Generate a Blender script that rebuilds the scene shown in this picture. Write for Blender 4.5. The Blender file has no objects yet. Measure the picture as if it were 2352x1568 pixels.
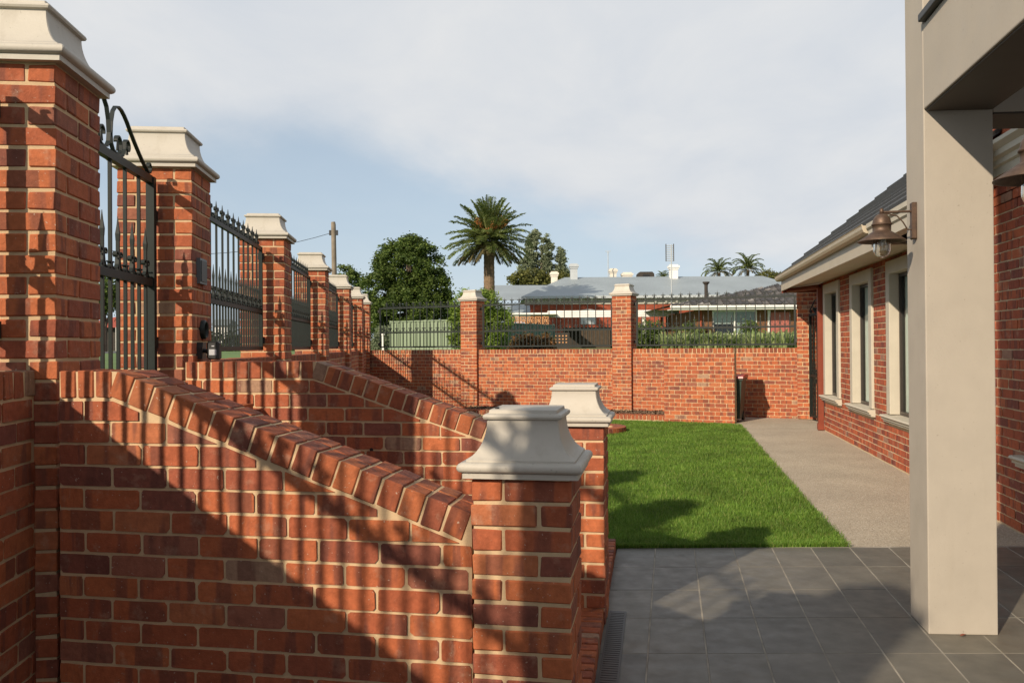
import bpy, math, random
import numpy as np
from mathutils import Vector, Matrix
random.seed(7); RNG = np.random.default_rng(7)
S = bpy.context.scene
COL = S.collection
rad = math.radians

# ------------------------------------------------------------------ camera, sky, sun, exposure
EYE = 1.61
F = 1907.0                      # focal length in units of a 2352 px wide picture
ROLL, PITCH = rad(.42), math.atan(10.5 / 1907)
fwd = Vector((0, math.cos(PITCH), math.sin(PITCH)))
rgt = Vector((math.cos(ROLL), 0, -math.sin(ROLL))); rgt = (rgt - fwd * rgt.dot(fwd)).normalized()
upv = rgt.cross(fwd)
cam = bpy.data.cameras.new('camera'); camo = bpy.data.objects.new('camera', cam); COL.objects.link(camo)
cam.sensor_width = 36; cam.lens = 36 * F / 2352; cam.clip_start = .05; cam.clip_end = 3000
M = Matrix((rgt, upv, -fwd)).transposed().to_4x4(); M.translation = (0, 0, EYE); camo.matrix_world = M
S.camera = camo
SUN_AZ, SUN_EL = 38.5, 26.5     # azimuth the light travels towards (from +Y to +X), elevation
L = Vector((math.sin(rad(SUN_AZ)) * math.cos(rad(SUN_EL)), math.cos(rad(SUN_AZ)) * math.cos(rad(SUN_EL)), -math.sin(rad(SUN_EL))))
sun = bpy.data.lights.new('sun', 'SUN'); suno = bpy.data.objects.new('sun', sun); COL.objects.link(suno)
sun.energy = 5.0; sun.angle = rad(.85); sun.color = (1, .85, .66)
suno.rotation_euler = L.to_track_quat('-Z', 'Y').to_euler(); suno.location = (-8, -10, 12)
S.view_settings.view_transform = 'Standard'; S.view_settings.look = 'None'
S.view_settings.exposure = 0.2; S.view_settings.gamma = 1.0; S.view_settings.use_curve_mapping = False

wd = bpy.data.worlds.new('World'); S.world = wd; wd.use_nodes = True
wn = wd.node_tree.nodes; wl = wd.node_tree.links
bg = wn['Background']; bg.inputs['Strength'].default_value = .088
sky = wn.new('ShaderNodeTexSky'); sky.sky_type = 'NISHITA'; sky.sun_disc = False
sky.sun_elevation = rad(SUN_EL); sky.sun_rotation = rad(180 + SUN_AZ)
sky.air_density = 1.0; sky.dust_density = .7; sky.ozone_density = 2.2
def wmath(op, a, b=None):
    n = wn.new('ShaderNodeMath'); n.operation = op
    for i, v in enumerate((a, b)):
        if v is None: continue
        if isinstance(v, (int, float)): n.inputs[i].default_value = v
        else: wl.new(v, n.inputs[i])
    return n.outputs[0]
tc = wn.new('ShaderNodeTexCoord'); sx = wn.new('ShaderNodeSeparateXYZ'); wl.new(tc.outputs['Generated'], sx.inputs[0])
zz = wmath('MAXIMUM', sx.outputs[2], .0)
den = wmath('ADD', zz, .16)
cx = wmath('DIVIDE', sx.outputs[0], den); cy = wmath('DIVIDE', sx.outputs[1], den)
cb = wn.new('ShaderNodeCombineXYZ'); wl.new(cx, cb.inputs[0]); wl.new(cy, cb.inputs[1])
mpn = wn.new('ShaderNodeMapping'); mpn.inputs['Rotation'].default_value = (0, 0, rad(18)); mpn.inputs['Scale'].default_value = (1.15, .8, 1); wl.new(cb.outputs[0], mpn.inputs[0])
n1 = wn.new('ShaderNodeTexNoise'); n1.inputs['Scale'].default_value = .95; n1.inputs['Detail'].default_value = 9; n1.inputs['Roughness'].default_value = .57; n1.inputs['Distortion'].default_value = .25
wl.new(mpn.outputs[0], n1.inputs['Vector'])
n2 = wn.new('ShaderNodeTexNoise'); n2.inputs['Scale'].default_value = 1.9; n2.inputs['Detail'].default_value = 8; n2.inputs['Roughness'].default_value = .56; n2.inputs['Distortion'].default_value = .3
wl.new(mpn.outputs[0], n2.inputs['Vector'])
# thin high cloud sheet: denser upwards and to the east, thinned overhead to cut sky fill, thinning towards a clear band in the north-west
edge = wmath('ADD', zz, wmath('MULTIPLY', wmath('MAXIMUM', sx.outputs[0], -.17), .32))
dens = wmath('ADD', wmath('MULTIPLY', wmath('SUBTRACT', n1.outputs['Fac'], .5), .72), wmath('MINIMUM', wmath('MULTIPLY', wmath('SUBTRACT', edge, .172), 4.2), .36))
mr = wn.new('ShaderNodeMapRange'); mr.interpolation_type = 'SMOOTHSTEP'; mr.inputs[1].default_value = -.13; mr.inputs[2].default_value = .19; mr.inputs[3].default_value = .27; mr.inputs[4].default_value = .97
wl.new(dens, mr.inputs[0])
cloud = wn.new('ShaderNodeValToRGB'); cloud.color_ramp.elements[0].position = .33; cloud.color_ramp.elements[1].position = .7
cloud.color_ramp.elements[0].color = (6.6, 6.95, 7.45, 1); cloud.color_ramp.elements[1].color = (7.85, 7.9, 7.95, 1)
wl.new(n2.outputs['Fac'], cloud.inputs[0])
mxs = wn.new('ShaderNodeMix'); mxs.data_type = 'RGBA'
thin = wmath('DIVIDE', .74, wmath('ADD', wmath('MAXIMUM', zz, .42), .32)); wl.new(wmath('MULTIPLY', mr.outputs[0], thin), mxs.inputs[0]); veil = wn.new('ShaderNodeMix'); veil.data_type = 'RGBA'; veil.inputs[0].default_value = .62; veil.inputs[7].default_value = (5.0, 6.6, 8.0, 1)
wl.new(sky.outputs[0], veil.inputs[6])
vf = wmath('DIVIDE', .30, wmath('ADD', zz, .30)); wl.new(wmath('MULTIPLY', vf, .82), veil.inputs[0]); wl.new(veil.outputs[2], mxs.inputs[6]); wl.new(cloud.outputs[0], mxs.inputs[7])
hz = wn.new('ShaderNodeMix'); hz.data_type = 'RGBA'; hz.inputs[7].default_value = (6.7, 7.3, 8.0, 1)
wl.new(wmath('MULTIPLY', wmath('POWER', 2.718, wmath('MULTIPLY', zz, -13.0)), .62), hz.inputs[0]); wl.new(mxs.outputs[2], hz.inputs[6]); wl.new(hz.outputs[2], bg.inputs['Color'])

# picture (2352 x 1568) -> place, used to read positions off the photograph
CE = Vector((0, 0, EYE))
def ray(x, y):
    d = rgt * (x - 1176) + upv * (784 - y) + fwd * F
    return d / d.y
def PY(x, y, Y): return CE + ray(x, y) * Y
def PZ(x, y, z=0):
    d = ray(x, y); return CE + d * ((z - EYE) / d.z)
def PV(x, y, p, ang):
    n = Vector((math.cos(rad(ang)), -math.sin(rad(ang)), 0)); d = ray(x, y)
    return CE + d * ((Vector((p[0], p[1], 0)) - CE).dot(n) / d.dot(n))

# ------------------------------------------------------------------ materials
def newmat(name):
    m = bpy.data.materials.new(name); m.use_nodes = True
    return m, m.node_tree.nodes, m.node_tree.links, m.node_tree.nodes['Principled BSDF']
def mixc(n, l, fac, a, b, mode='MIX'):
    x = n.new('ShaderNodeMix'); x.data_type = 'RGBA'; x.blend_type = mode
    for i, v in ((0, fac), (6, a), (7, b)):
        if isinstance(v, (int, float)): x.inputs[i].default_value = v
        elif isinstance(v, tuple): x.inputs[i].default_value = v if len(v) == 4 else v + (1,)
        else: l.new(v, x.inputs[i])
    return x.outputs[2]
def noise(n, l, vec, scale, detail=4, rough=.55, dist=0):
    t = n.new('ShaderNodeTexNoise'); t.inputs['Scale'].default_value = scale; t.inputs['Detail'].default_value = detail
    t.inputs['Roughness'].default_value = rough; t.inputs['Distortion'].default_value = dist
    if vec is not None: l.new(vec, t.inputs['Vector'])
    return t.outputs['Fac']
def ramp(n, l, fac, stops, const=False):
    r = n.new('ShaderNodeValToRGB'); e = r.color_ramp.elements
    if const: r.color_ramp.interpolation = 'CONSTANT'
    while len(e) < len(stops): e.new(.5)
    for el, (p, c) in zip(e, stops):
        el.position = p; el.color = (c if isinstance(c, tuple) else (c, c, c)) + (1,)
    l.new(fac, r.inputs[0]); return r.outputs[0]
def bump(n, l, b, h, strength, dist=.01):
    k = n.new('ShaderNodeBump'); k.inputs['Strength'].default_value = strength; k.inputs['Distance'].default_value = dist
    l.new(h, k.inputs['Height']); l.new(k.outputs[0], b.inputs['Normal'])
def ocoord(n): return n.new('ShaderNodeTexCoord').outputs['Object']
def plain(name, col, rough=.6, var=.12, scale=6, metal=0, bmp=0, spec=None, coat=0):
    m, n, l, b = newmat(name)
    f = noise(n, l, ocoord(n), scale, 5)
    d = tuple(c * (1 - var) for c in col); u = tuple(min(1, c * (1 + var)) for c in col)
    l.new(ramp(n, l, f, [(.3, d), (.7, u)]), b.inputs['Base Color'])
    b.inputs['Roughness'].default_value = rough; b.inputs['Metallic'].default_value = metal
    if spec is not None: b.inputs['Specular IOR Level'].default_value = spec
    if bmp: bump(n, l, b, noise(n, l, ocoord(n), scale * 12, 4), bmp, .003)
    return m
def brickmat(name, island, tint=(1, 1, 1), pale=.03):
    tint = tuple(k * x for k, x in zip((.96, 1.02, 1.04), tint))
    m, n, l, b = newmat(name)
    if island: rnd = n.new('ShaderNodeNewGeometry').outputs['Random Per Island']
    else: rnd = n.new('ShaderNodeObjectInfo').outputs['Random']
    t = lambda c: tuple(a * k for a, k in zip(c, tint))
    st = [(0, (.31, .078, .034)), (.16, (.37, .096, .038)), (.34, (.27, .070, .036)), (.47, (.40, .110, .042)), (.62, (.34, .086, .037)),
          (.80, (.205, .062, .040)), (.86, (.38, .118, .050)), (.93, (.27, .092, .055)), (1 - pale, (.31, .175, .11))]
    base = ramp(n, l, rnd, [(p, t(c)) for p, c in st], const=True)
    off = n.new('ShaderNodeVectorMath'); off.operation = 'MULTIPLY_ADD'
    cbx = n.new('ShaderNodeCombineXYZ'); l.new(rnd, cbx.inputs[0]); l.new(rnd, cbx.inputs[1]); l.new(rnd, cbx.inputs[2])
    off.inputs[1].default_value = (37, 53, 71); l.new(cbx.outputs[0], off.inputs[0]); l.new(ocoord(n), off.inputs[2])
    v = off.outputs[0]
    mp = n.new('ShaderNodeMapping'); mp.inputs['Scale'].default_value = (1, 1, .12); l.new(v, mp.inputs[0])
    band = ramp(n, l, noise(n, l, mp.outputs[0], 13, 2, .5), [(.53, 0.0), (.60, .62)])        # kiln-stacking bands across the face
    c = mixc(n, l, band, base, t((.13, .045, .033)))
    c = mixc(n, l, .5, c, ramp(n, l, noise(n, l, v, 30, 6, .65), [(.25, .28), (.75, .82)]), 'OVERLAY')
    smear = ramp(n, l, noise(n, l, v, 9, 8, .68), [(.565, 0.0), (.72, .50)])                   # mortar smear and bloom
    c = mixc(n, l, smear, c, (.40, .26, .18))
    spk = ramp(n, l, noise(n, l, v, 85, 2, .5), [(.70, 0.0), (.75, .65)])
    c = mixc(n, l, spk, c, (.5, .40, .32))
    l.new(c, b.inputs['Base Color']); b.inputs['Roughness'].default_value = .82; b.inputs['Specular IOR Level'].default_value = .3
    bump(n, l, b, noise(n, l, v, 55, 8, .7), .65, .006)
    return m
def mortarmat(name, col):
    m, n, l, b = newmat(name)
    c = ramp(n, l, noise(n, l, ocoord(n), 25, 8, .7), [(.25, tuple(x * .80 for x in col)), (.7, col)])
    l.new(c, b.inputs['Base Color']); b.inputs['Roughness'].default_value = .95; b.inputs['Specular IOR Level'].default_value = .1
    bump(n, l, b, noise(n, l, ocoord(n), 140, 6, .7), .5, .004)
    return m
def glassmat(name, col=(.8, .85, .85), rough=.02):
    m, n, l, b = newmat(name)
    f = noise(n, l, ocoord(n), 2, 2)
    l.new(ramp(n, l, f, [(.3, tuple(c * .96 for c in col)), (.7, col)]), b.inputs['Base Color'])
    b.inputs['Roughness'].default_value = rough; b.inputs['Transmission Weight'].default_value = 1; b.inputs['IOR'].default_value = 1.45
    return m
def leafmat(name, dark, light, trans=.25, scale=None):
    m, n, l, b = newmat(name)
    g = n.new('ShaderNodeNewGeometry')
    c = ramp(n, l, g.outputs['Random Per Island'], [(0, dark), (.6, tuple((a + k) / 2 for a, k in zip(dark, light))), (1, light)])
    big = ramp(n, l, noise(n, l, ocoord(n), scale or .9, 3), [(.3, .75), (.7, 1.15)])
    c = mixc(n, l, 1.0, c, big, 'MULTIPLY')
    l.new(c, b.inputs['Base Color']); b.inputs['Roughness'].default_value = .6; b.inputs['Specular IOR Level'].default_value = .25
    tr = n.new('ShaderNodeBsdfTranslucent'); l.new(c, tr.inputs[0]); ms = n.new('ShaderNodeMixShader'); ms.inputs[0].default_value = trans
    l.new(b.outputs[0], ms.inputs[1]); l.new(tr.outputs[0], ms.inputs[2]); l.new(ms.outputs[0], n['Material Output'].inputs[0])
    return m

M_BR = brickmat('brick_face', False); M_BRS = brickmat('brick_face_mass', True)
M_CP = brickmat('coping_face', False, (.84, .86, .86), .03)
M_HB = brickmat('house_brick', False, (.92, .80, .85), .08); M_HBS = brickmat('house_brick_mass', True, (.92, .80, .85), .08)
M_MO = mortarmat('mortar', (.58, .42, .255)); M_HM = mortarmat('house_mortar', (.56, .43, .28))
def weathered(name, col, rough, streak, bmp_s):
    m, n, l, b = newmat(name); v = ocoord(n); mp = n.new('ShaderNodeMapping'); mp.inputs['Scale'].default_value = (1, 1, .16); l.new(v, mp.inputs[0])
    c = ramp(n, l, noise(n, l, v, 4, 6, .6), [(.3, tuple(x * .94 for x in col)), (.7, tuple(x * 1.04 for x in col))])
    st_ = ramp(n, l, noise(n, l, mp.outputs[0], 16, 6, .65), [(.55, 0.0), (.72, streak)])
    c = mixc(n, l, st_, c, (.24, .20, .145))
    sp_ = ramp(n, l, noise(n, l, v, 75, 3, .5), [(.69, 0.0), (.74, .45)]); c = mixc(n, l, sp_, c, (.17, .15, .12))
    l.new(c, b.inputs['Base Color']); l.new(ramp(n, l, noise(n, l, v, 8, 4), [(.3, rough - .1), (.7, rough + .1)]), b.inputs['Roughness'])
    bump(n, l, b, noise(n, l, v, 60, 8, .65), bmp_s, .003); return m
M_CAP = weathered('cast_cap_paint', (.445, .412, .355), .58, .20, .28)
M_IRON = plain('powder_coated_iron', (.010, .015, .0135), .5, .15, 20, spec=.3)
M_BLACK = plain('black_plastic', (.012, .012, .013), .45, .1, 30)
M_GREYBOX = plain('grey_plate', (.09, .11, .12), .4, .1, 12)
M_LENS = plain('sensor_lens', (.42, .43, .46), .35, .05, 30)
M_REND = weathered('painted_render', (.375, .335, .28), .75, .07, .30)
M_DARKTRIM = plain('dark_trim', (.03, .028, .026), .5, .1, 8)
M_CEIL = plain('porch_ceiling', (.075, .060, .045), .7, .06, 3); M_SOFFIT_SHADE = plain('soffit_shade_tone', (.060, .047, .034), .7, .1, 3)  # ceiling and soffit tones darkened to carry the shade overhead
M_SURR = plain('window_surround', (.45, .41, .335), .65, .05, 5, bmp=.1)
M_GUT = plain('gutter_paint', (.42, .36, .27), .4, .05, 4)
M_SOFF = plain('soffit_paint', (.48, .42, .31), .6, .05, 3)
M_RUST = plain('rust_red_paint', (.20, .042, .020), .45, .1, 8)
M_FRAME = plain('window_frame', (.035, .028, .024), .4, .1, 10)
M_ROOF = plain('concrete_roof_tile', (.024, .022, .019), .6, .25, 5, bmp=.2)
M_PANE, n_, l_, b_ = newmat('window_pane')
lw_ = n_.new('ShaderNodeLayerWeight'); fc_ = n_.new('ShaderNodeMath'); fc_.operation = 'POWER'; fc_.inputs[1].default_value = 3.2; l_.new(lw_.outputs['Facing'], fc_.inputs[0])
fa_ = n_.new('ShaderNodeMath'); fa_.operation = 'MULTIPLY_ADD'; fa_.inputs[1].default_value = .32; fa_.inputs[2].default_value = .05; l_.new(fc_.outputs[0], fa_.inputs[0])
gl_ = n_.new('ShaderNodeBsdfGlossy'); gl_.inputs['Roughness'].default_value = .02; tp_ = n_.new('ShaderNodeBsdfTransparent')
l_.new(ramp(n_, l_, noise(n_, l_, ocoord(n_), 1.5, 2), [(.3, (.70, .78, .77)), (.7, (.74, .82, .81))]), tp_.inputs[0])
mx_ = n_.new('ShaderNodeMixShader'); l_.new(fa_.outputs[0], mx_.inputs[0]); l_.new(tp_.outputs[0], mx_.inputs[1]); l_.new(gl_.outputs[0], mx_.inputs[2]); l_.new(mx_.outputs[0], n_['Material Output'].inputs[0])
M_CLEAR = glassmat('lamp_glass', (.93, .93, .9))
M_CURT = plain('curtain', (.68, .68, .62), .9, .08, 9)
M_DARKROOM = plain('room_wall', (.05, .055, .055), .8, .1, 2)
def coppermat():
    m, n, l, b = newmat('aged_copper')
    f = noise(n, l, ocoord(n), 22, 6, .65)
    l.new(ramp(n, l, f, [(.3, (.060, .040, .030)), (.55, (.115, .072, .050)), (.75, (.125, .098, .058))]), b.inputs['Base Color'])
    b.inputs['Metallic'].default_value = .55; l.new(ramp(n, l, f, [(.3, .62), (.7, .45)]), b.inputs['Roughness'])
    return m
M_COP = coppermat()
def tilemat():
    m, n, l, b = newmat('bluestone_tile')
    rnd = n.new('ShaderNodeObjectInfo').outputs['Random']
    base = ramp(n, l, rnd, [(0, (.088, .084, .072)), (.35, (.128, .116, .092)), (.7, (.102, .096, .082)), (1, (.120, .108, .086))])
    g = n.new('ShaderNodeNewGeometry')
    c = mixc(n, l, .75, base, ramp(n, l, noise(n, l, g.outputs['Position'], 5, 6, .6), [(.3, .38), (.7, .64)]), 'OVERLAY')
    dust = ramp(n, l, noise(n, l, g.outputs['Position'], 1.7, 6, .65), [(.48, 0.0), (.75, .35)])
    c = mixc(n, l, dust, c, (.15, .135, .11))
    l.new(c, b.inputs['Base Color']); l.new(ramp(n, l, noise(n, l, g.outputs['Position'], 9, 4), [(.3, .42), (.7, .62)]), b.inputs['Roughness'])
    b.inputs['Specular IOR Level'].default_value = .4
    bump(n, l, b, noise(n, l, g.outputs['Position'], 70, 5), .12, .003)
    return m
M_TILE = tilemat(); M_GROUT = plain('grout', (.255, .228, .185), .9, .4, 4)
def aggmat():
    m, n, l, b = newmat('exposed_aggregate'); v = ocoord(n)
    vo = n.new('ShaderNodeTexVoronoi'); vo.inputs['Scale'].default_value = 85; l.new(v, vo.inputs['Vector'])
    sp = n.new('ShaderNodeSeparateColor'); l.new(vo.outputs['Color'], sp.inputs[0])
    c = ramp(n, l, sp.outputs[0], [(0, (.23, .19, .145)), (.25, (.38, .32, .24)), (.5, (.47, .405, .315)), (.75, (.31, .262, .20)), (1, (.57, .51, .42))])
    c = mixc(n, l, ramp(n, l, vo.outputs['Distance'], [(.35, 0.0), (.7, .8)]), c, (.36, .31, .24))
    c = mixc(n, l, .5, c, ramp(n, l, noise(n, l, v, 1.3, 6, .6), [(.3, .38), (.7, .60)]), 'OVERLAY')
    l.new(c, b.inputs['Base Color']); b.inputs['Roughness'].default_value = .85; b.inputs['Specular IOR Level'].default_value = .2
    inv = n.new('ShaderNodeMath'); inv.operation = 'SUBTRACT'; inv.inputs[0].default_value = 1; l.new(vo.outputs['Distance'], inv.inputs[1])
    bump(n, l, b, inv.outputs[0], .7, .006)
    return m
M_AGG = aggmat()
M_SOIL = plain('soil', (.045, .035, .02), .95, .3, 9)
M_TURF = plain('turf_base', (.040, .060, .014), .95, .3, 3)
M_VERGE = plain('verge_grass', (.085, .15, .030), .95, .25, .6)
M_ROAD = plain('asphalt', (.07, .07, .07), .9, .15, .5)

# ------------------------------------------------------------------ mesh helpers
class MB:
    def __init__(s): s.v = []; s.f = []; s.sm = []
    def add(s, vs, fs, smooth=False):
        o = len(s.v); s.v += [tuple(v) for v in vs]; s.f += [tuple(i + o for i in f) for f in fs]; s.sm += [smooth] * len(fs)
    def box(s, x0, x1, y0, y1, z0, z1):
        s.prism([(x0, y0), (x1, y0), (x1, y1), (x0, y1)], z0, z1)
    def prism(s, poly, z0, z1):
        n = len(poly)
        s.add([(x, y, z0) for x, y in poly] + [(x, y, z1) for x, y in poly],
              [tuple(range(n - 1, -1, -1)), tuple(range(n, 2 * n))] + [(i, (i + 1) % n, n + (i + 1) % n, n + i) for i in range(n)])
    def prismy(s, poly, y0, y1):           # polygon in x,z extruded along y
        n = len(poly)
        s.add([(x, y0, z) for x, z in poly] + [(x, y1, z) for x, z in poly],
              [tuple(range(n)), tuple(range(2 * n - 1, n - 1, -1))] + [(i, n + i, n + (i + 1) % n, (i + 1) % n) for i in range(n)])
    def prismx(s, poly, x0, x1):           # polygon in y,z extruded along x
        n = len(poly)
        s.add([(x0, y, z) for y, z in poly] + [(x1, y, z) for y, z in poly],
              [tuple(range(n - 1, -1, -1)), tuple(range(n, 2 * n))] + [(i, (i + 1) % n, n + (i + 1) % n, n + i) for i in range(n)])
    def obox(s, c, h, R):                  # oriented box
        vs = [Vector(c) + R @ Vector((sx * h[0], sy * h[1], sz * h[2])) for sx in (-1, 1) for sy in (-1, 1) for sz in (-1, 1)]
        s.add(vs, [(0, 1, 3, 2), (4, 6, 7, 5), (0, 4, 5, 1), (2, 3, 7, 6), (0, 2, 6, 4), (1, 5, 7, 3)])
    def quad(s, a, b, c, d): s.add([a, b, c, d], [(0, 1, 2, 3)])
    def tube(s, pts, r, n=8, r2=None, smooth=True):
        pts = [Vector(p) for p in pts]; r2 = r if r2 is None else r2; rings = []
        for i, p in enumerate(pts):
            t = (pts[min(i + 1, len(pts) - 1)] - pts[max(i - 1, 0)]).normalized()
            a = t.cross(Vector((0, 0, 1))) if abs(t.z) < .95 else t.cross(Vector((0, 1, 0)))
            a.normalize(); b2 = t.cross(a); k = r + (r2 - r) * i / max(1, len(pts) - 1)
            rings.append([p + (a * math.cos(2 * math.pi * j / n) + b2 * math.sin(2 * math.pi * j / n)) * k for j in range(n)])
        vs = [v for q in rings for v in q]; fs = []
        for i in range(len(pts) - 1):
            for j in range(n): fs.append((i * n + j, i * n + (j + 1) % n, (i + 1) * n + (j + 1) % n, (i + 1) * n + j))
        s.add(vs, fs, smooth); s.add(rings[0], [tuple(range(n))]); s.add(rings[-1], [tuple(range(n - 1, -1, -1))])
    def lathe(s, prof, c=(0, 0, 0), n=24, smooth=True):
        vs = [(c[0] + r * math.cos(2 * math.pi * j / n), c[1] + r * math.sin(2 * math.pi * j / n), c[2] + z) for r, z in prof for j in range(n)]
        fs = [(i * n + j, i * n + (j + 1) % n, (i + 1) * n + (j + 1) % n, (i + 1) * n + j) for i in range(len(prof) - 1) for j in range(n)]
        s.add(vs, fs, smooth)
    def strip(s, pts, w, t):               # flat bar following pts in the x,z plane, width w along y, thickness t
        n = len(pts); vs = []
        for i, p in enumerate(pts):
            a = Vector(pts[min(i + 1, n - 1)]) - Vector(pts[max(i - 1, 0)]); a.normalize(); nx, nz = -a.y, a.x
            for sy, st in ((-1, -1), (1, -1), (1, 1), (-1, 1)): vs.append((p[0] + nx * st * t / 2, sy * w / 2, p[1] + nz * st * t / 2))
        fs = [(i * 4 + j, i * 4 + (j + 1) % 4, i * 4 + 4 + (j + 1) % 4, i * 4 + 4 + j) for i in range(n - 1) for j in range(4)]
        s.add(vs, fs + [(3, 2, 1, 0), tuple(n * 4 - 4 + j for j in range(4))])
    def mesh(s, name, mat):
        m = bpy.data.meshes.new(name); m.from_pydata(s.v, [], s.f)
        m.polygons.foreach_set('use_smooth', s.sm); m.materials.append(mat); m.update(); return m
def link(name, mesh, parent=None, loc=(0, 0, 0), rot=None, scale=None, **props):
    o = bpy.data.objects.new(name, mesh); COL.objects.link(o); o.location = loc
    if rot: o.rotation_euler = rot
    if scale: o.scale = scale
    if parent: o.parent = parent
    for k, v in props.items(): o[k] = v
    return o
def ob(name, mb, mat, parent=None, loc=(0, 0, 0), rot=None, **props): return link(name, mb.mesh(name, mat), parent, loc, rot, None, **props)
def fixn(me):
    import bmesh
    b = bmesh.new(); b.from_mesh(me); bmesh.ops.recalc_face_normals(b, faces=b.faces); b.to_mesh(me); b.free()
def thing(name, label, cat, loc=(0, 0, 0), rz=0, group=None):
    o = link(name, None, None, loc, (0, 0, rz), label=label, category=cat); o.empty_display_size = .1
    if group: o['group'] = group
    return o
def copy_tree(o, parent=None):
    c = o.copy(); COL.objects.link(c); c.parent = parent
    for ch in KIDS.get(o.name) or o.children: copy_tree(ch, c)
    return c
KIDS = {}
def freeze(o):                              # remember a tree's children once, so copying stays quick
    KIDS[o.name] = list(o.children)
    for c in KIDS[o.name]: freeze(c)
def mesh_np(name, V, Fc, mat, smooth=False):
    m = bpy.data.meshes.new(name); k = Fc.shape[1]
    m.vertices.add(len(V)); m.vertices.foreach_set('co', V.astype(np.float32).ravel())
    m.loops.add(Fc.size); m.loops.foreach_set('vertex_index', Fc.astype(np.int32).ravel())
    m.polygons.add(len(Fc)); m.polygons.foreach_set('loop_start', np.arange(0, Fc.size, k, dtype=np.int32))
    m.polygons.foreach_set('loop_total', np.full(len(Fc), k, dtype=np.int32))
    m.update(calc_edges=True); m.validate(); m.materials.append(mat)
    return m

# ------------------------------------------------------------------ bricks
BL, BT, BH, J, CH = .2285, .109, .0742, .0118, .086
def chamfer(hx, hy, hz, b, jit, rnd):
    vs = []; idx = {}
    for sx in (-1, 1):
        for sy in (-1, 1):
            for sz in (-1, 1):
                e = [rnd.uniform(-jit, jit) for _ in range(3)]; bb = b * rnd.uniform(.6, 1.7)
                for ax in range(3):
                    p = [sx * (hx - bb), sy * (hy - bb), sz * (hz - bb)]; p[ax] = (sx * hx, sy * hy, sz * hz)[ax]
                    idx[(sx, sy, sz, ax)] = len(vs); vs.append(tuple(p[i] + e[i] for i in range(3)))
    f = []
    for ax in range(3):
        o1, o2 = [(1, 2), (2, 0), (0, 1)][ax]
        for s in (-1, 1):
            q = []
            for a, c in ((-1, -1), (1, -1), (1, 1), (-1, 1)):
                k = [0, 0, 0]; k[ax] = s; k[o1] = a; k[o2] = c; q.append(idx[(*k, ax)])
            f.append(tuple(q if s > 0 else q[::-1]))
        for a in (-1, 1):
            for c in (-1, 1):
                k = [0, 0, 0]; k[o1] = a; k[o2] = c; k0 = list(k); k0[ax] = -1; k1 = list(k); k1[ax] = 1
                q = [idx[(*k0, o1)], idx[(*k1, o1)], idx[(*k1, o2)], idx[(*k0, o2)]]
                f.append(tuple(q if a * c > 0 else q[::-1]))
    for sx in (-1, 1):
        for sy in (-1, 1):
            for sz in (-1, 1):
                q = [idx[(sx, sy, sz, i)] for i in range(3)]; f.append(tuple(q if sx * sy * sz > 0 else q[::-1]))
    return vs, f
_bm = {}
def brick_mesh(kind, l, t, h, mat, nvar=7):
    k = (kind, round(l, 3), round(t, 3), round(h, 3), mat.name)
    if k not in _bm:
        r = random.Random(hash(kind) % 97); ms = []
        for i in range(nvar):
            b = MB(); b.add(*chamfer(l / 2, t / 2, h / 2, .0030 if 'coping' in kind or 'edging' in kind else .0040, .0022, r)); ms.append(b.mesh(kind, mat))
        _bm[k] = ms
    return random.choice(_bm[k])
_fb = {}
def face_brick(l, t, h, mat, nvar=14):
    """a hand-pressed brick seen from its face: worn round corners and wandering edges, no back"""
    k = (round(l, 3), round(t, 3), round(h, 3), mat.name)
    if k not in _fb:
        r = random.Random(5); ms = []
        for i in range(nvar):
            hx, hz = l / 2, h / 2; P = []; e = lambda: r.uniform(-.0016, .0016)
            for sx, sz in ((-1, -1), (1, -1), (1, 1), (-1, 1)):
                c = r.uniform(.003, .0085) if r.random() < .85 else r.uniform(.009, .016)
                p = (sx * hx, sz * (hz - c)); q = (sx * (hx - c), sz * hz)
                P += [p, q] if sx * sz > 0 else [q, p]
            P = [(x + e(), z + e()) for x, z in P]
            O = []
            for a in range(8):
                O.append(P[a]); b = P[(a + 1) % 8]
                if math.hypot(b[0] - P[a][0], b[1] - P[a][1]) > .12:
                    for f in (.34, .68): O.append((P[a][0] + (b[0] - P[a][0]) * f, P[a][1] + (b[1] - P[a][1]) * f + r.uniform(-.0016, .0016)))
            n = len(O); tl = [r.uniform(-.0012, .0012) for _ in range(3)]; mb = MB()
            mb.add([(x, -t / 2 + tl[0] * x / hx + tl[1] * z / hz, z) for x, z in O] + [(x * 1.004, t / 2, z * 1.006) for x, z in O], [tuple(range(n))] + [(j, n + j, n + (j + 1) % n, (j + 1) % n) for j in range(n)])
            ms.append(mb.mesh('brick', mat))
        _fb[k] = ms
    return random.choice(_fb[k])
def addbrick(mb, c, hx, hy, hz):
    mb.add(*chamfer(hx, hy, hz, .0035, .0016, random))
def clip(poly, a, b, c):                    # keep a*s + b*z <= c
    out = []
    for i in range(len(poly)):
        p, q = poly[i], poly[(i + 1) % len(poly)]; dp = a * p[0] + b * p[1] - c; dq = a * q[0] + b * q[1] - c
        if dp <= 0: out.append(p)
        if dp * dq < 0: t = dp / (dp - dq); out.append((p[0] + (q[0] - p[0]) * t, p[1] + (q[1] - p[1]) * t))
    return out
def area(p): return abs(sum(p[i][0] * p[(i + 1) % len(p)][1] - p[(i + 1) % len(p)][0] * p[i][1] for i in range(len(p)))) / 2
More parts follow.
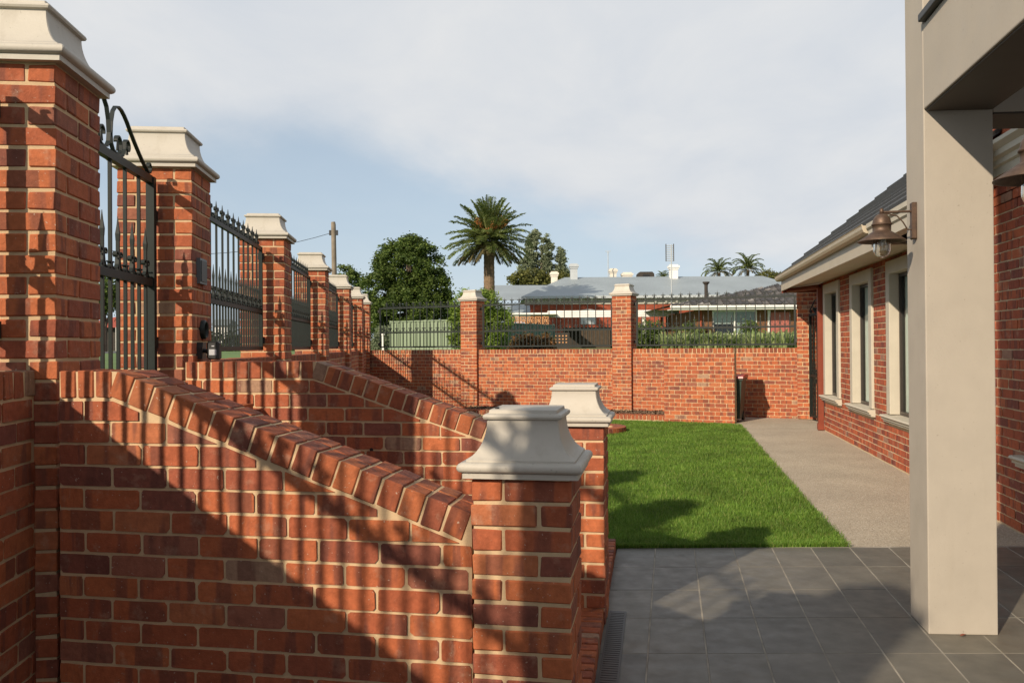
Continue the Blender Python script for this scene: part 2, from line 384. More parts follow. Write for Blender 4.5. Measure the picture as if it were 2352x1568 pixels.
def courses(Ln, z0, z1, phase=0, bl=BL, ch=CH, holes=(), jit=.004):
    """stretcher-bond rectangles (s0, s1, zc) of a face Ln long, cut round the holes"""
    n = max(1, int(round((z1 - z0) / ch))); out = []
    for i in range(n):
        zc = z0 + (i + .5) * ch; s = -((i + phase) % 2) * (bl + J) / 2 - random.uniform(0, .012)
        while s < Ln:
            a, b = s, s + bl + random.uniform(-jit, jit); segs = [(max(a, 0), min(b, Ln))]
            for hx0, hx1, hz0, hz1 in holes:
                if hz0 < zc < hz1:
                    ns = []
                    for u, v in segs:
                        if v <= hx0 or u >= hx1: ns.append((u, v)); continue
                        if u < hx0 - .02: ns.append((u, hx0))
                        if v > hx1 + .02: ns.append((hx1, v))
                    segs = ns
            out += [(u, v, zc) for u, v in segs if v - u > .025]
            s = b + J
    return out
def lay(root, rects, mat, smat, y=.0252, limit=300, planes=(), key=None, dep=.06, h=BH, name='brick'):
    """brick rectangles of the face y = 0 of root as parts; what is past the limit becomes one mass"""
    mw = Matrix.Translation(root.location) @ Matrix.Rotation(root.rotation_euler.z, 4, 'Z')
    rects = sorted(rects, key=lambda q: (mw @ Vector(((q[0] + q[1]) / 2, 0, q[2])) - CE).length if key is None else key(q))
    rest = MB(); k = 0
    for u, v, zc in rects:
        poly = [(u, zc - h / 2), (v, zc - h / 2), (v, zc + h / 2), (u, zc + h / 2)]; full = area(poly); cut = poly
        for a, b, c in planes: cut = clip(cut, a, b, c) if cut else cut
        if len(cut) < 3 or area(cut) < .0012: continue
        dy = y + random.uniform(-.0022, .0022)
        if area(cut) < full * .985:
            mb = MB(); cs, cz = (u + v) / 2, zc; mb.prismy([(p[0] - cs, p[1] - cz) for p in cut], -dep / 2, dep / 2)
            me = mb.mesh(name, mat); fixn(me); link(name, me, root, (cs, dy, cz)); k += 1; continue
        if k < limit:
            link(name, face_brick(BL, dep, h, mat), root, ((u + v) / 2, dy, zc), (random.uniform(-.006, .006), random.uniform(-.004, .004), 0), ((v - u) / BL, 1, 1)); k += 1
        else:
            vs, f = chamfer((v - u) / 2, dep / 2, h / 2, .0035, .0016, random)
            rest.add([(p[0] + (u + v) / 2, p[1] + dy, p[2] + zc) for p in vs], f)
    if rest.v: ob(name, rest, smat, root, kind='stuff')
def rowlock(root, Ln, zt, thick=.23, h=.105, s0=0, pitch=.086, alpha=0, z_at=None, name='coping_brick', two=True, mat=None):
    """brick-on-edge coping; on a slope every brick leans with it"""
    n = int(round(Ln / pitch)); p = Ln / n; ca, sa = math.cos(alpha), math.sin(alpha)
    for i in range(n):
        d = (i + .5) * p; cs, cz = s0 + d * ca - sa * h / 2, zt - d * sa - ca * h / 2
        if two:
            k = random.uniform(-.025, .025); mid = thick / 2 + k
            pr = ((-.0055, mid - .005), (mid + .005, thick + .0055))
        else: pr = ((-.0055, thick + .0055),)
        for a, b in pr:
            me = brick_mesh(name, p - .011, .12, h, mat or M_CP)
            link(name, me, root, (cs, (a + b) / 2, cz + random.uniform(-.0015, .0015)), (random.uniform(-.008, .008), alpha + random.uniform(-.012, .012), 0), (1, (b - a) / .12, 1))

# ------------------------------------------------------------------ layout lines
dF = Vector((-math.sin(rad(6)), math.cos(rad(6)), 0)); nF = Vector((math.cos(rad(6)), math.sin(rad(6)), 0))   # street fence
P1 = Vector((-1.865, 3.40, 0))                       # yard-side near corner of the first visible fence pillar
def FP(s, out=0): return P1 + dF * s + nF * out
dB = Vector((math.cos(rad(25.3)), -math.sin(rad(25.3)), 0)); nB = Vector((math.sin(rad(25.3)), math.cos(rad(25.3)), 0))  # back wall, nB points away
B2 = Vector((2.806, 19.56, 0))                       # yard-side right corner of its second pillar
dH = Vector((math.sin(rad(10.25)), math.cos(rad(10.25)), 0)); nH = Vector((math.cos(rad(10.25)), -math.sin(rad(10.25)), 0))  # house axis
WT = 1.525                                           # top of the retaining walls
PS = .47; PZT = 2.785
FS = [-3.62, 0, 2.01, 5.58, 9.31, 13.32, 16.75, 19.40]   # fence pillars, near edge along the fence

# ------------------------------------------------------------------ ground, floor, path, lawn
def sheet(name, pts, z, mat, **p):
    mb = MB(); mb.add([(x, y, z) for x, y in pts], [tuple(range(len(pts)))]); me = mb.mesh(name, mat)
    o = link(name, me, None, **p); return o
fl = [FP(-14, -.24), FP(20.1, -.24)]; corner = FP(20.0, -.24)
bl = B2 + nB * .22; bR = bl + dB * 9
street = [(-900, -300), (fl[0].x, -300), (fl[0].x, fl[0].y), (corner.x, corner.y), (bR.x, bR.y), (900, bR.y - 60), (900, 2500), (-900, 2500)]
sheet('ground', street, 1.44, M_VERGE, kind='structure')
yard = [(fl[0].x, fl[0].y), (corner.x + .02, corner.y), (bR.x, bR.y), (14, 10), (14, -11)]
sheet('yard_soil', yard, -.03, M_SOIL, kind='structure')
r0 = FP(0, -11); r1 = FP(0, -21)
road = [(r0 + dF * -60), (r1 + dF * -60), (r1 + dF * 300), (r0 + dF * 300)]
sheet('road', [(p.x, p.y) for p in road], 1.446, M_ROAD, kind='structure')

# porch floor: one slab of grout with each tile on top
pf = link('porch_floor', None, None, kind='structure')
gm = MB(); gm.prism([(.12, 1.2), (4.9, 1.2), (4.3, 6.602), (.83, 6.602)], -.10, -.0016)
go = ob('grout_bed', gm, M_GROUT, pf)
TW, TLn = .306, .573; ty = Vector((.187, .982, 0)); tx = Vector((1, -.018, 0))
T0 = Vector((1.127, 6.600, 0))
for i in range(-3, 13):
    for j in range(0, 10):
        a = T0 + tx * (TW * i) - ty * (TLn * (j + 1)); c = a + tx * TW + ty * TLn
        if a.x < .0: continue
        xl = .83 - (6.6 - a.y) * .1655                 # edge of the brick step
        if c.x < xl + .06: continue
        if a.x > 4.9 or a.y < .7: continue
        q = []
        for u, v in ((0, 0), (1, 0), (1, 1), (0, 1)):
            p = a + tx * (TW * u + (.0045 if u == 0 else -.0045)) + ty * (TLn * v + (.0035 if v == 0 else -.0035)); q.append(p)
        mb = MB(); cc = (a + c) / 2
        lo = [(p.x - cc.x, p.y - cc.y, -.02) for p in q]; mi = [(p.x - cc.x, p.y - cc.y, -.0015) for p in q]
        hi = [((p.x - cc.x) * .992, (p.y - cc.y) * .995, .0) for p in q]
        mb.add(lo + mi + hi, [(0, 1, 5, 4), (1, 2, 6, 5), (2, 3, 7, 6), (3, 0, 4, 7), (4, 5, 9, 8), (5, 6, 10, 9), (6, 7, 11, 10), (7, 4, 8, 11), (8, 9, 10, 11)])
        ob('floor_tile', mb, M_TILE, pf, (cc.x, cc.y, random.uniform(-.0006, .0006)), (random.uniform(-.0012, .0012), random.uniform(-.0012, .0012), 0))

lawn_r = [(2.627, 6.605), (4.545, 16.66)]
path = [(2.55, 6.605), (4.9, 6.605), (6.2, 15.0), (7.6, 18.6), (3.5, 20.2), (4.40, 16.4)]
sheet('garden_path', path, -.012, M_AGG, kind='structure')
sheet('lawn_soil', [(-1.7, 6.60), (2.627, 6.60), (4.545, 16.66), (2.6, 17.75), (-2.5, 20.0)], -.008, M_TURF, kind='structure')
def in_lawn(x, y):
    xr = 2.627 + (y - 6.6) * (4.545 - 2.627) / (16.66 - 6.6)
    yb = 16.66 + (4.545 - x) * .47 + .05
    return (y > 6.598 + RNG.normal(0, .008, len(x))) & (x < xr + .012 + np.abs(RNG.normal(0, .022, len(x)))) & (y < yb) & (x > -1.75)
def grass():
    N = 330000
    y = 6.6 + (18.3 - 6.6) * RNG.random(N) ** 1.75; x = -.6 + 5.4 * RNG.random(N)
    k = in_lawn(x, y) & (x > .045 * y + .30 - .2); x, y = x[k], y[k]
    x2 = -1.75 + 3.0 * RNG.random(110000); y2 = 6.6 + 12.5 * RNG.random(110000); k = in_lawn(x2, y2) & (x2 <= .045 * y2 + .10); x, y = np.r_[x, x2[k]], np.r_[y, y2[k]]; n = len(x)
    sc = .8 + .045 * (y - 6.6)
    patch = .75 + .35 * np.sin(x * 2.3 + 1.2 * np.sin(y * 1.1)) * np.sin(y * 1.7 + x)
    h = (.020 + .020 * RNG.random(n)) * (1 + .22 * patch); w = (.0016 + .0014 * RNG.random(n)) * sc * 1.1
    ang = RNG.random(n) * 2 * np.pi; lean = (.25 + .75 * RNG.random(n)) * h; la = ang + np.pi / 2 + RNG.normal(0, .5, n)
    dx, dy = np.cos(ang) * w, np.sin(ang) * w; lx, ly = np.cos(la) * lean, np.sin(la) * lean
    V = np.empty((n, 5, 3)); z0 = np.full(n, -.008)
    V[:, 0] = np.c_[x - dx, y - dy, z0]; V[:, 1] = np.c_[x + dx, y + dy, z0]
    V[:, 2] = np.c_[x + dx * .8 + lx * .35, y + dy * .8 + ly * .35, h * .6]; V[:, 3] = np.c_[x - dx * .8 + lx * .35, y - dy * .8 + ly * .35, h * .6]
    V[:, 4] = np.c_[x + lx, y + ly, h]
    b = np.arange(n)[:, None] * 5
    Q = np.concatenate([b + np.array([0, 1, 2]), b + np.array([0, 2, 3]), b + np.array([3, 2, 4])])
    m, nn, l, bs = newmat('grass_blade')
    g = nn.new('ShaderNodeNewGeometry')
    c = ramp(nn, l, g.outputs['Random Per Island'], [(0, (.085, .175, .022)), (.55, (.150, .275, .034)), (.92, (.21, .32, .055)), (1, (.36, .36, .12))])
    c = mixc(nn, l, 1.0, c, ramp(nn, l, noise(nn, l, g.outputs['Position'], 1.6, 5), [(.3, .66), (.52, 1.0), (.7, 1.22)]), 'MULTIPLY')
    dry = ramp(nn, l, noise(nn, l, g.outputs['Position'], 3.1, 6, .65), [(.58, 0.0), (.74, .38)]); c = mixc(nn, l, dry, c, (.20, .20, .05))
    l.new(c, bs.inputs['Base Color']); bs.inputs['Roughness'].default_value = .55; bs.inputs['Specular IOR Level'].default_value = .3
    tr = nn.new('ShaderNodeBsdfTranslucent'); l.new(c, tr.inputs[0]); ms = nn.new('ShaderNodeMixShader'); ms.inputs[0].default_value = .4
    l.new(bs.outputs[0], ms.inputs[1]); l.new(tr.outputs[0], ms.inputs[2]); l.new(ms.outputs[0], nn['Material Output'].inputs[0])
    link('lawn_grass', mesh_np('lawn_grass', V.reshape(-1, 3), Q, m), None, kind='stuff', label='short green lawn grass between the brick walls and the path', category='grass')
grass()

# ------------------------------------------------------------------ caps and pillars
def cap_mesh(brick, H, sc):
    b = brick / 2; k = sc
    prof = [(b - .004, 0), (b + .028 * k, 0), (b + .028 * k, .019 * k), (b + .029 * k, .0195 * k)]
    r, zc = .0185 * k, .038 * k
    for i in range(9):
        a = -math.pi / 2 + math.pi * i / 8; prof.append((b + .0265 * k + r * math.cos(a), zc + r * math.sin(a)))
    prof += [(b + .018 * k, .0568 * k), (b + .0165 * k, .0572 * k), (b + .0165 * k, .0635 * k), (b + .0155 * k, .0642 * k)]
    x0, z0, x1, z1 = b + .0150 * k, .0645 * k, b - .048 * k, .200 * k
    for i in range(13):
        a = math.pi / 2 * i / 12; prof.append((x1 + (x0 - x1) * (1 - math.sin(a)), z0 + (z1 - z0) * (.66 * (1 - math.cos(a)) + .34 * i / 12)))
    zt = z1
    prof += [(x1 + .0005, zt + .0005), (x1 + .003 * k, zt + .001 * k)]
    for i in range(5):
        a = -math.pi / 2 + math.pi * i / 4; prof.append((x1 + .004 * k + .0105 * k * math.cos(a), zt + .0115 * k + .0105 * k * math.sin(a)))
    prof += [(x1 - .005 * k, zt + .0235 * k), (x1 - .007 * k, zt + .035 * k), (x1 - .011 * k, zt + .037 * k)]
    mb = MB(); vs = []
    for x, z in prof:
        c = min(.004, x * .05)
        vs += [(-x + c, -x, z), (x - c, -x, z), (x, -x + c, z), (x, x - c, z), (x - c, x, z), (-x + c, x, z), (-x, x - c, z), (-x, -x + c, z)]
    n = len(prof); fs = [(i * 8 + j, i * 8 + (j + 1) % 8, i * 8 + 8 + (j + 1) % 8, i * 8 + 8 + j) for i in range(n - 1) for j in range(8)]
    mb.add(vs, fs + [tuple((n - 1) * 8 + j for j in range(8)), tuple(range(7, -1, -1))]); me = mb.mesh('cap', M_CAP)
    sm = [True] * len(fs) + [False, False]; me.polygons.foreach_set('use_smooth', sm)
    me.set_sharp_from_angle(angle=rad(24)); return me
def big_pillar(label, center, rz, z0=0):
    r = thing('brick_pillar', label, 'pillar', center, rz, 'tall brick pillars with cream caps')
    mb = MB(); c = PS / 2 - .0068; mb.box(-c, c, -c, c, 0, PZT); ob('mortar_core', mb, M_MO, r)
    rest = MB(); n = int(round(PZT / CH)); ch = PZT / n
    for i in range(n):
        z = (i + .5) * ch; A = i % 2 == 0
        if A: L6 = [(-.12, -.18, 0, 1), (.12, -.18, 0, 1), (-.12, .18, 0, 0), (.12, .18, 0, 0), (-.18, 0, 1, 0), (.18, 0, 1, 1)]
        else: L6 = [(-.18, -.12, 1, 1), (-.18, .12, 1, 0), (.18, -.12, 1, 1), (.18, .12, 1, 1), (0, -.18, 0, 1), (0, .18, 0, 0)]
        for x, y, ro, vis in L6:
            dx, dy = random.uniform(-.002, .002), random.uniform(-.002, .002)
            if vis: link('brick', brick_mesh('pbrick', BL, BT, BH, M_BR), r, (x + dx, y + dy, z), (0, 0, math.pi / 2 * ro + random.uniform(-.006, .006)))
            else:
                hx, hy = (BL / 2, BT / 2) if not ro else (BT / 2, BL / 2); vs, f = chamfer(hx, hy, BH / 2, .0035, .0016, random)
                rest.add([(p[0] + x, p[1] + y, p[2] + z) for p in vs], f)
    ob('brick', rest, M_BRS, r, kind='stuff')
    link('cap', cap_mesh(PS, .28, 1.19), r, (0, 0, PZT))
    return r
def ctr(corner, rz, size):                  # centre of a pillar from its near right corner
    return corner + Matrix.Rotation(rz, 3, 'Z') @ Vector((-size / 2, size / 2, 0))
proto = big_pillar('tall brick pillar at the left edge, hinged wing wall and gate beside it', ctr(FP(0), rad(6), PS), rad(6)); freeze(proto)
PLAB = ['tallest brick gate pillar behind the viewer at the near end of the fence', None,
        'tall brick pillar with the intercom plate and black sensor light',
        'tall brick pillar right after the first full fence panel', 'fourth tall brick pillar along the street fence, below the utility pole',
        'fifth tall brick pillar along the street fence', 'narrow-looking brick pillar just before the corner pillar', 'brick pillar in the corner where street fence meets back wall']
fence_pillars = []
for s, lb in zip(FS, PLAB):
    if lb is None: fence_pillars.append(proto); continue
    c = copy_tree(proto); c.location = ctr(FP(s), rad(6), PS); c['label'] = lb; fence_pillars.append(c)
    if s < 0: c.location = ctr(FP(-3.46), rad(6), PS); c.scale = (1, 1, 1.09)
BP = [(B2 - dB * 4.11, 'brick pillar on the back wall in front of the feathery bush'), (B2, 'brick pillar in the middle of the back wall before the grey roof'),
      (Vector((6.12, 17.84, 0)) + dB * PS, 'brick pillar at the right end of the back wall by the side gate')]
for p, lb in BP:
    c = copy_tree(proto); c.location = ctr(p, rad(-25.3), PS); c.rotation_euler = (0, 0, rad(-25.3)); c['label'] = lb

# low pillars at the foot of the steps
LS = .355; LZ = 1.145
def low_pillar(label, center):
    r = thing('low_brick_pillar', label, 'pillar', center, rad(-10), 'low pillars at the foot of the steps')
    mb = MB(); c = LS / 2 - .0062; mb.box(-c, c, -c, c, 0, LZ); ob('mortar_core', mb, M_MO, r)
    n = int(round(LZ / CH)); ch = LZ / n; h = LS / 2; bl = LS - BT - J
    for i in range(n):
        m = 1 if i % 2 else -1
        for x, y, ro in ((-h + bl / 2, -h + BT / 2, 0), (h - BT / 2, -h + bl / 2, 1), (h - bl / 2, h - BT / 2, 0), (-h + BT / 2, h - bl / 2, 1)):
            link('brick', brick_mesh('lbrick', bl, BT, BH, M_BR), r, (x * m + random.uniform(-.002, .002), y + random.uniform(-.002, .002), (i + .5) * ch), (random.uniform(-.006, .006), 0, math.pi / 2 * ro + random.uniform(-.008, .008)))
    link('cap', cap_mesh(LS, .24, 1.0), r, (0, 0, LZ))
    return r
NP = Vector((.2016, 2.89, 0)); FPc = Vector((.526, 4.78, 0))
lp = low_pillar('low brick pillar nearest the viewer, its cream cap half in shade', ctr(NP, rad(-10), LS)); freeze(lp)
lp2 = copy_tree(lp); lp2.location = ctr(FPc, rad(-10), LS); lp2['label'] = 'low brick pillar behind, its cream cap sunlit, beside the lawn'

hole = MB(); hole.tube([(-.10, -.085, LZ + .236), (-.10, -.085, LZ + .243)], .008, 10); ob('cap_hole', hole, M_BLACK, lp)
# ------------------------------------------------------------------ sloping wing walls
def wing(label, x0, y0, Ln, s_break, zend):
    r = thing('wing_wall', label, 'wall', (x0, y0, 0), rad(-10), 'sloping brick walls beside the steps')
    al = math.atan2(WT - zend, Ln - s_break); ca, sa = math.cos(al), math.sin(al); h = .105
    mb = MB(); d = .0035
    mb.prismy([(0, 0), (Ln, 0), (Ln, zend - d), (s_break, WT - d), (0, WT - d)], 0, .23); me = mb.mesh('mortar_core', M_MO); fixn(me); link('mortar_core', me, r)
    bo = lambda hh: (sa, ca, sa * s_break + ca * WT - hh)          # half-plane under the sloping line
    planes = [bo(h + .011), (0, 1, WT - h - .009)]
    lay(r, courses(Ln, WT - h - .010 - 17 * CH + .002, WT - h - .008, 1), M_BR, M_BRS, planes=planes)
    # back face
    rest = MB()
    for u, v, zc in courses(Ln, WT - h - .010 - 17 * CH + .002, WT - h - .008, 0):
        poly = [(u, zc - BH / 2), (v, zc - BH / 2), (v, zc + BH / 2), (u, zc + BH / 2)]
        for p in planes: poly = clip(poly, *p) if poly else poly
        if len(poly) > 2 and area(poly) > .001: rest.prismy(poly, .19, .236)
    me = rest.mesh('brick', M_BRS); fixn(me); link('brick', me, r, kind='stuff')
    rowlock(r, s_break - .012, WT, h=h, pitch=.088)
    rowlock(r, (Ln - s_break) / ca - .0, WT, h=h, s0=s_break + .004, pitch=.088, alpha=al)
    return r
wxdir = Vector((math.cos(rad(10)), -math.sin(rad(10)), 0))
def wing_from(right_x, right_y, Ln): p = Vector((right_x, right_y, 0)) - wxdir * Ln; return p.x, p.y
x0, y0 = wing_from(-.150, 2.995, 1.665); wing('long sloping brick wing wall nearest the viewer striped by fence shadows', x0, y0, 1.665, .245, 1.008)
x0, y0 = wing_from(.178, 4.885, 2.29); w2_ = wing('second sloping brick wing wall, behind the near one', x0, y0, 2.29, .875, 1.035)
mb = MB(); mb.tube([(1.235, -.007, .985), (1.235, .01, .985)], .011, 10); ob('weep_hole', mb, M_BLACK, w2_)

# steps between the two wing walls, and the brick step edge along the porch
st = thing('garden_steps', 'flight of brick steps rising between the two sloping wing walls to the gate', 'steps', (0, 0, 0))
e0 = Vector((-.02, 3.2, 0)); ex = -wxdir; ey = Vector((math.sin(rad(10)), math.cos(rad(10)), 0))
for i in range(8):
    a = e0 + ex * (.27 * i); w = 1.62; b = a + ex * .285; mb = MB()
    q = [a, a + ey * w, b + ey * w, b]; mb.prism([(p.x, p.y) for p in q][::-1], 0 if i == 0 else .09 + .168 * (i - 1), .09 + .168 * i); me = mb.mesh('step', M_BRS); fixn(me); link('step', me, st)
qa, qb = FP(PS + .004, -.44), FP(2.006, -.44); tops = e0 + ex * (.27 * 7 + .28); tope = tops + ey * 1.62
mb = MB(); mb.prism([(qa.x, qa.y), (tops.x, tops.y), (tope.x, tope.y), (qb.x, qb.y)], 0, 1.255); me = mb.mesh('landing', M_HM); fixn(me); link('landing', me, st)
mb = MB(); qc, qd = FP(PS + .004, -.02), FP(2.006, -.02); mb.prism([(qa.x, qa.y), (qc.x, qc.y), (qd.x, qd.y), (qb.x, qb.y)], 1.258, 1.40); me = mb.mesh('threshold', M_HM); fixn(me); link('threshold', me, st)
sd = thing('step_edge', 'low brick-on-edge step running past the two low pillars', 'step edge', (.115, 2.36, 0), rad(-9.4))
mb = MB(); mb.box(-.30, -.006, 0, 4.23, -.05, .086); ob('mortar_core', mb, M_MO, sd)
k = 0; yy = .0
while yy < 4.2:
    link('coping_brick', brick_mesh('edge', .235, .076, .105, M_CP), sd, (-.117, yy + .038, .044 + random.uniform(-.002, .002)), (0, random.uniform(-.01, .01), random.uniform(-.012, .012))); yy += .086
dg = thing('drain_grate', 'dark strip drain set in the tiles beside the brick step', 'drain grate', (.392, 3.95, .004), rad(-9.8))
mb = MB(); mb.box(.0, .10, -1.6, 1.10, -.02, .003); ob('frame', mb, M_DARKTRIM, dg)
for i in range(90):
    if i == 0: bs = MB(); bs.box(.010, .090, -.0105, .0105, .003, .0055); bme = bs.mesh('slat', M_DARKTRIM)
    link('slat', bme, dg, (0, -1.58 + i * .0297, 0))

# ------------------------------------------------------------------ low walls under the fence
def flat_wall(label, loc, rz, Ln, z0, parts=True, thick=.23, limit=300, zt=WT, phase=0, back=False, group='low brick walls between the pillars'):
    r = thing('low_brick_wall', label, 'wall', loc, rz, group); h = .105
    mb = MB(); mb.box(0, Ln, 0, thick, 0, zt - .0045); ob('mortar_core', mb, M_MO, r)
    n = math.ceil((zt - h - z0) / CH); zb = zt - h - .006 - n * CH
    lay(r, courses(Ln, zb, zt - h - .006, phase), M_BR, M_BRS, limit=limit if parts else 0)
    rowlock(r, Ln, zt, thick, h, two=False)
    return r
# street fence walls: face the yard, set back from the pillar faces
rzF = rad(96)
names = ['brick retaining wall running towards the viewer at the left edge', 'brick retaining wall under the gate between the wing walls',
         'brick wall under the first full fence panel', 'brick wall under the second fence panel of the street fence', 'brick wall under the third fence panel of the street fence',
         'brick wall under the fourth fence panel of the street fence', 'short brick wall ending in the corner pillar']
for i, lb in enumerate(names):
    a, b = FS[i] + PS, FS[i + 1]; p = FP(a, -.09)
    if i == 1: continue
    flat_wall(lb, p, rzF, b - a, 0, parts=(i in (0, 2)), limit=300 if i == 0 else 140, zt=WT - .01 if i else WT)
# back wall spans
rzB = rad(-25.3)
cp = fence_pillars[-1].location
starts = [(B2 - dB * 7.6, B2 - dB * (4.11 + PS), 'back wall span behind the corner, striped with fence shadow'), (B2 - dB * 4.11, B2 - dB * PS, 'brick back wall span between the two middle pillars'), (B2, Vector((6.12, 17.84, 0)), 'brick back wall span behind the screen wall at the right')]
for a, b, lb in starts:
    flat_wall(lb, a + nB * .085 + (dB * 0), rzB, (b - a).length, 0, zt=WT)
# little end piece from the right pillar to the side gate is the pillar itself
# free-standing screen wall in front of the back wall
scp = Vector((4.561, 17.05, 0)); scl = 1.47
flat_wall('brick screen wall standing on the lawn edge, hiding the bin', scp - dB * scl, rzB, scl, 0, zt=WT + .01, phase=1)
# bed edging
e1 = scp - dB * scl + nB * .02; 
ed = thing('bed_edging', 'row of edge-set bricks between mulch bed and lawn', 'edging', e1 - dB * 5.2 + nB * .12, rzB)
mb = MB(); mb.box(0, 5.2, .004, .226, -.03, .085); ob('mortar_core', mb, M_MO, ed)
rowlock(ed, 5.2, .10, .23, .105, two=False, name='edging_brick')
bx = e1 - dB * 5.2 + nB * .3
sheet('mulch_bed', [(bx.x, bx.y), ((bx + dB * 5.2).x, (bx + dB * 5.2).y), ((bx + dB * 5.2 + nB * 1.3).x, (bx + dB * 5.2 + nB * 1.3).y), ((bx + nB * 1.3).x, (bx + nB * 1.3).y)], .06, M_SOIL, kind='structure')
def mulch():
    N = 9000; u = RNG.random(N) * 5.2; v = RNG.random(N) * 1.0; c = np.array([bx.x, bx.y]) + np.outer(u, [dB.x, dB.y]) + np.outer(v, [nB.x, nB.y])
    a = RNG.random(N) * 6.28; l = .012 + .03 * RNG.random(N); w = .006 + .01 * RNG.random(N); z = .062 + .035 * RNG.random(N); t = RNG.normal(0, .012, N); t2 = RNG.normal(0, .008, N)
    d = np.c_[np.cos(a), np.sin(a)]; e = np.c_[-np.sin(a), np.cos(a)]; V = np.empty((N, 4, 3))
    for k, (sl, sw) in enumerate(((-1, -1), (1, -1), (1, 1), (-1, 1))):
        V[:, k, :2] = c + d * (sl * l)[:, None] + e * (sw * w)[:, None]; V[:, k, 2] = z + t * sl + t2 * sw
    m, n, ln, b = newmat('bark_chip'); g = n.new('ShaderNodeNewGeometry')
    ln.new(ramp(n, ln, g.outputs['Random Per Island'], [(0, (.05, .03, .018)), (.5, (.12, .07, .04)), (.85, (.20, .13, .08)), (1, (.32, .24, .16))]), b.inputs['Base Color']); b.inputs['Roughness'].default_value = .9
    link('bark_mulch', mesh_np('bark_mulch', V.reshape(-1, 3), np.arange(N * 4).reshape(-1, 4), m), None, kind='stuff', label='brown bark mulch along the foot of the back wall', category='mulch')
mulch()
# round brick tree surround on the lawn
tr_ = thing('tree_ring', 'round brick edging ring on the lawn behind the low pillar', 'edging ring', (1.52, 15.55, 0))
mb = MB(); mb.lathe([(.36, -.02), (.595, -.02), (.595, .09), (.36, .09), (.36, -.02)], n=40, smooth=False); ob('mortar_core', mb, M_MO, tr_)
nr = 44
for i in range(nr):
    a = 2 * math.pi * i / nr
    link('edging_brick', brick_mesh('ring', .076, .235, .10, M_CP), tr_, (.482 * math.cos(a), .482 * math.sin(a), .055), (0, 0, a + math.pi / 2))
mb = MB(); mb.lathe([(.01, .05), (.36, .05)], n=32); ob('soil', mb, M_SOIL, tr_)

# ------------------------------------------------------------------ wrought iron: panels, gate, side gate
def spear(mb, x, z, h=.12, w=.011):
    y = 0
    prof = [(w * .74, z), (w * .88, z + h * .28), (w * .42, z + h * .62), (.0012, z + h)]
    for i in range(len(prof) - 1):
        (a, z0), (b, z1) = prof[i], prof[i + 1]
        mb.add([(x + sx * k, y + sy * k, q) for k, q in ((a, z0), (b, z1)) for sx, sy in ((-1, -1), (1, -1), (1, 1), (-1, 1))], [(0, 1, 5, 4), (1, 2, 6, 5), (2, 3, 7, 6), (3, 0, 4, 7)])
def curl(cx, cz, r0, r1, a0, a1, n=12): return [(cx + (r0 + (r1 - r0) * i / n) * math.cos(a0 + (a1 - a0) * i / n), cz + (r0 + (r1 - r0) * i / n) * math.sin(a0 + (a1 - a0) * i / n)) for i in range(n + 1)]
def scroll_pts(half, k=1.0):                # from the small curl at the neighbouring bar up to the ram's horn at the spear
    big = curl(.034, .088, .0235, .007, math.pi, -math.pi * .75, 12)
    small = curl(half - .026, .032, .008, .022, math.pi * .75 + 0, -math.pi * .62 - 0, 10)
    mid = [(.0125, .062), (.018, .036), (.034, .014), (half * .52, .006)]
    return small + [(half - .040, .010)] + mid[::-1] + big
def scroll_mesh(half):
    mb = MB()
    for m in (1, -1): mb.strip([(x * m, z) for x, z in scroll_pts(half)], .022, .0062)
    me = mb.mesh('scroll', M_IRON); fixn(me); return me
SP = .209
SCR = scroll_mesh(SP / 2)
ZB, ZM, ZT = 1.605, 1.995, 2.665            # bottom, middle and top rail centres
def bar_mesh(z0, z1, hs):
    mb = MB(); mb.box(-.008, .008, -.008, .008, z0, z1); spear(mb, 0, z1 - .005, hs); return mb.mesh('picket', M_IRON)
LONG = bar_mesh(ZB, ZT + .095, .09); SHORT = bar_mesh(ZB, ZM + .185, .13)
def iron_panel(label, loc, rz, Ln, group, dz=0, brk=True):
    r = thing('iron_fence_panel', label, 'fence panel', loc, rz, group); m = .035
    for x in (m, Ln - m): mb = MB(); mb.box(x - .019, x + .019, -.019, .019, ZB - .02, ZT + .02); ob('stile', mb, M_IRON, r)
    for z in (ZB, ZM, ZT): mb = MB(); mb.box(m + .019, Ln - m - .019, -.015, .015, z - .019, z + .019); ob('rail', mb, M_IRON, r)
    n = max(2, int(round((Ln - 2 * m) / SP))); p = (Ln - 2 * m) / n
    for i in range(n):
        if i > 0: link('picket', LONG, r, (m + p * i, 0, 0))
        if i > 0: link('scroll', SCR, r, (m + p * i, 0, ZT + .019), None, (p / SP, 1, 1))
        link('picket', SHORT, r, (m + p * (i + .5), 0, 0)); link('scroll', SCR, r, (m + p * (i + .5), 0, ZM + .019), None, (p / SP, 1, 1))
    if brk:
        for x in (0, Ln):
            for z in (ZB + .085, ZT - .08): mb = MB(); mb.box(x - .028, x + .028, -.03, .03, z - .035, z + .035); ob('bracket', mb, M_BLACK, r)
    return r
rzP = rad(96); cen = -PS / 2
gl = 'iron panels of the street fence'
labs = ['iron spear fence panel beside the viewer at the left edge', None, 'iron spear fence panel just past the intercom pillar, largest in view', 'second iron spear fence panel of the street fence', 'third iron spear fence panel, narrow between the brick pillars', 'fourth iron spear fence panel, a thin sliver between pillars', 'last iron spear fence panel before the corner pillar']
for i, lb in enumerate(labs):
    if lb is None: continue
    a, b = FS[i] + PS + (.16 if i == 0 else 0), FS[i + 1]; g = .045
    iron_panel(lb, FP(a + g, cen), rzP, b - a - 2 * g, gl)
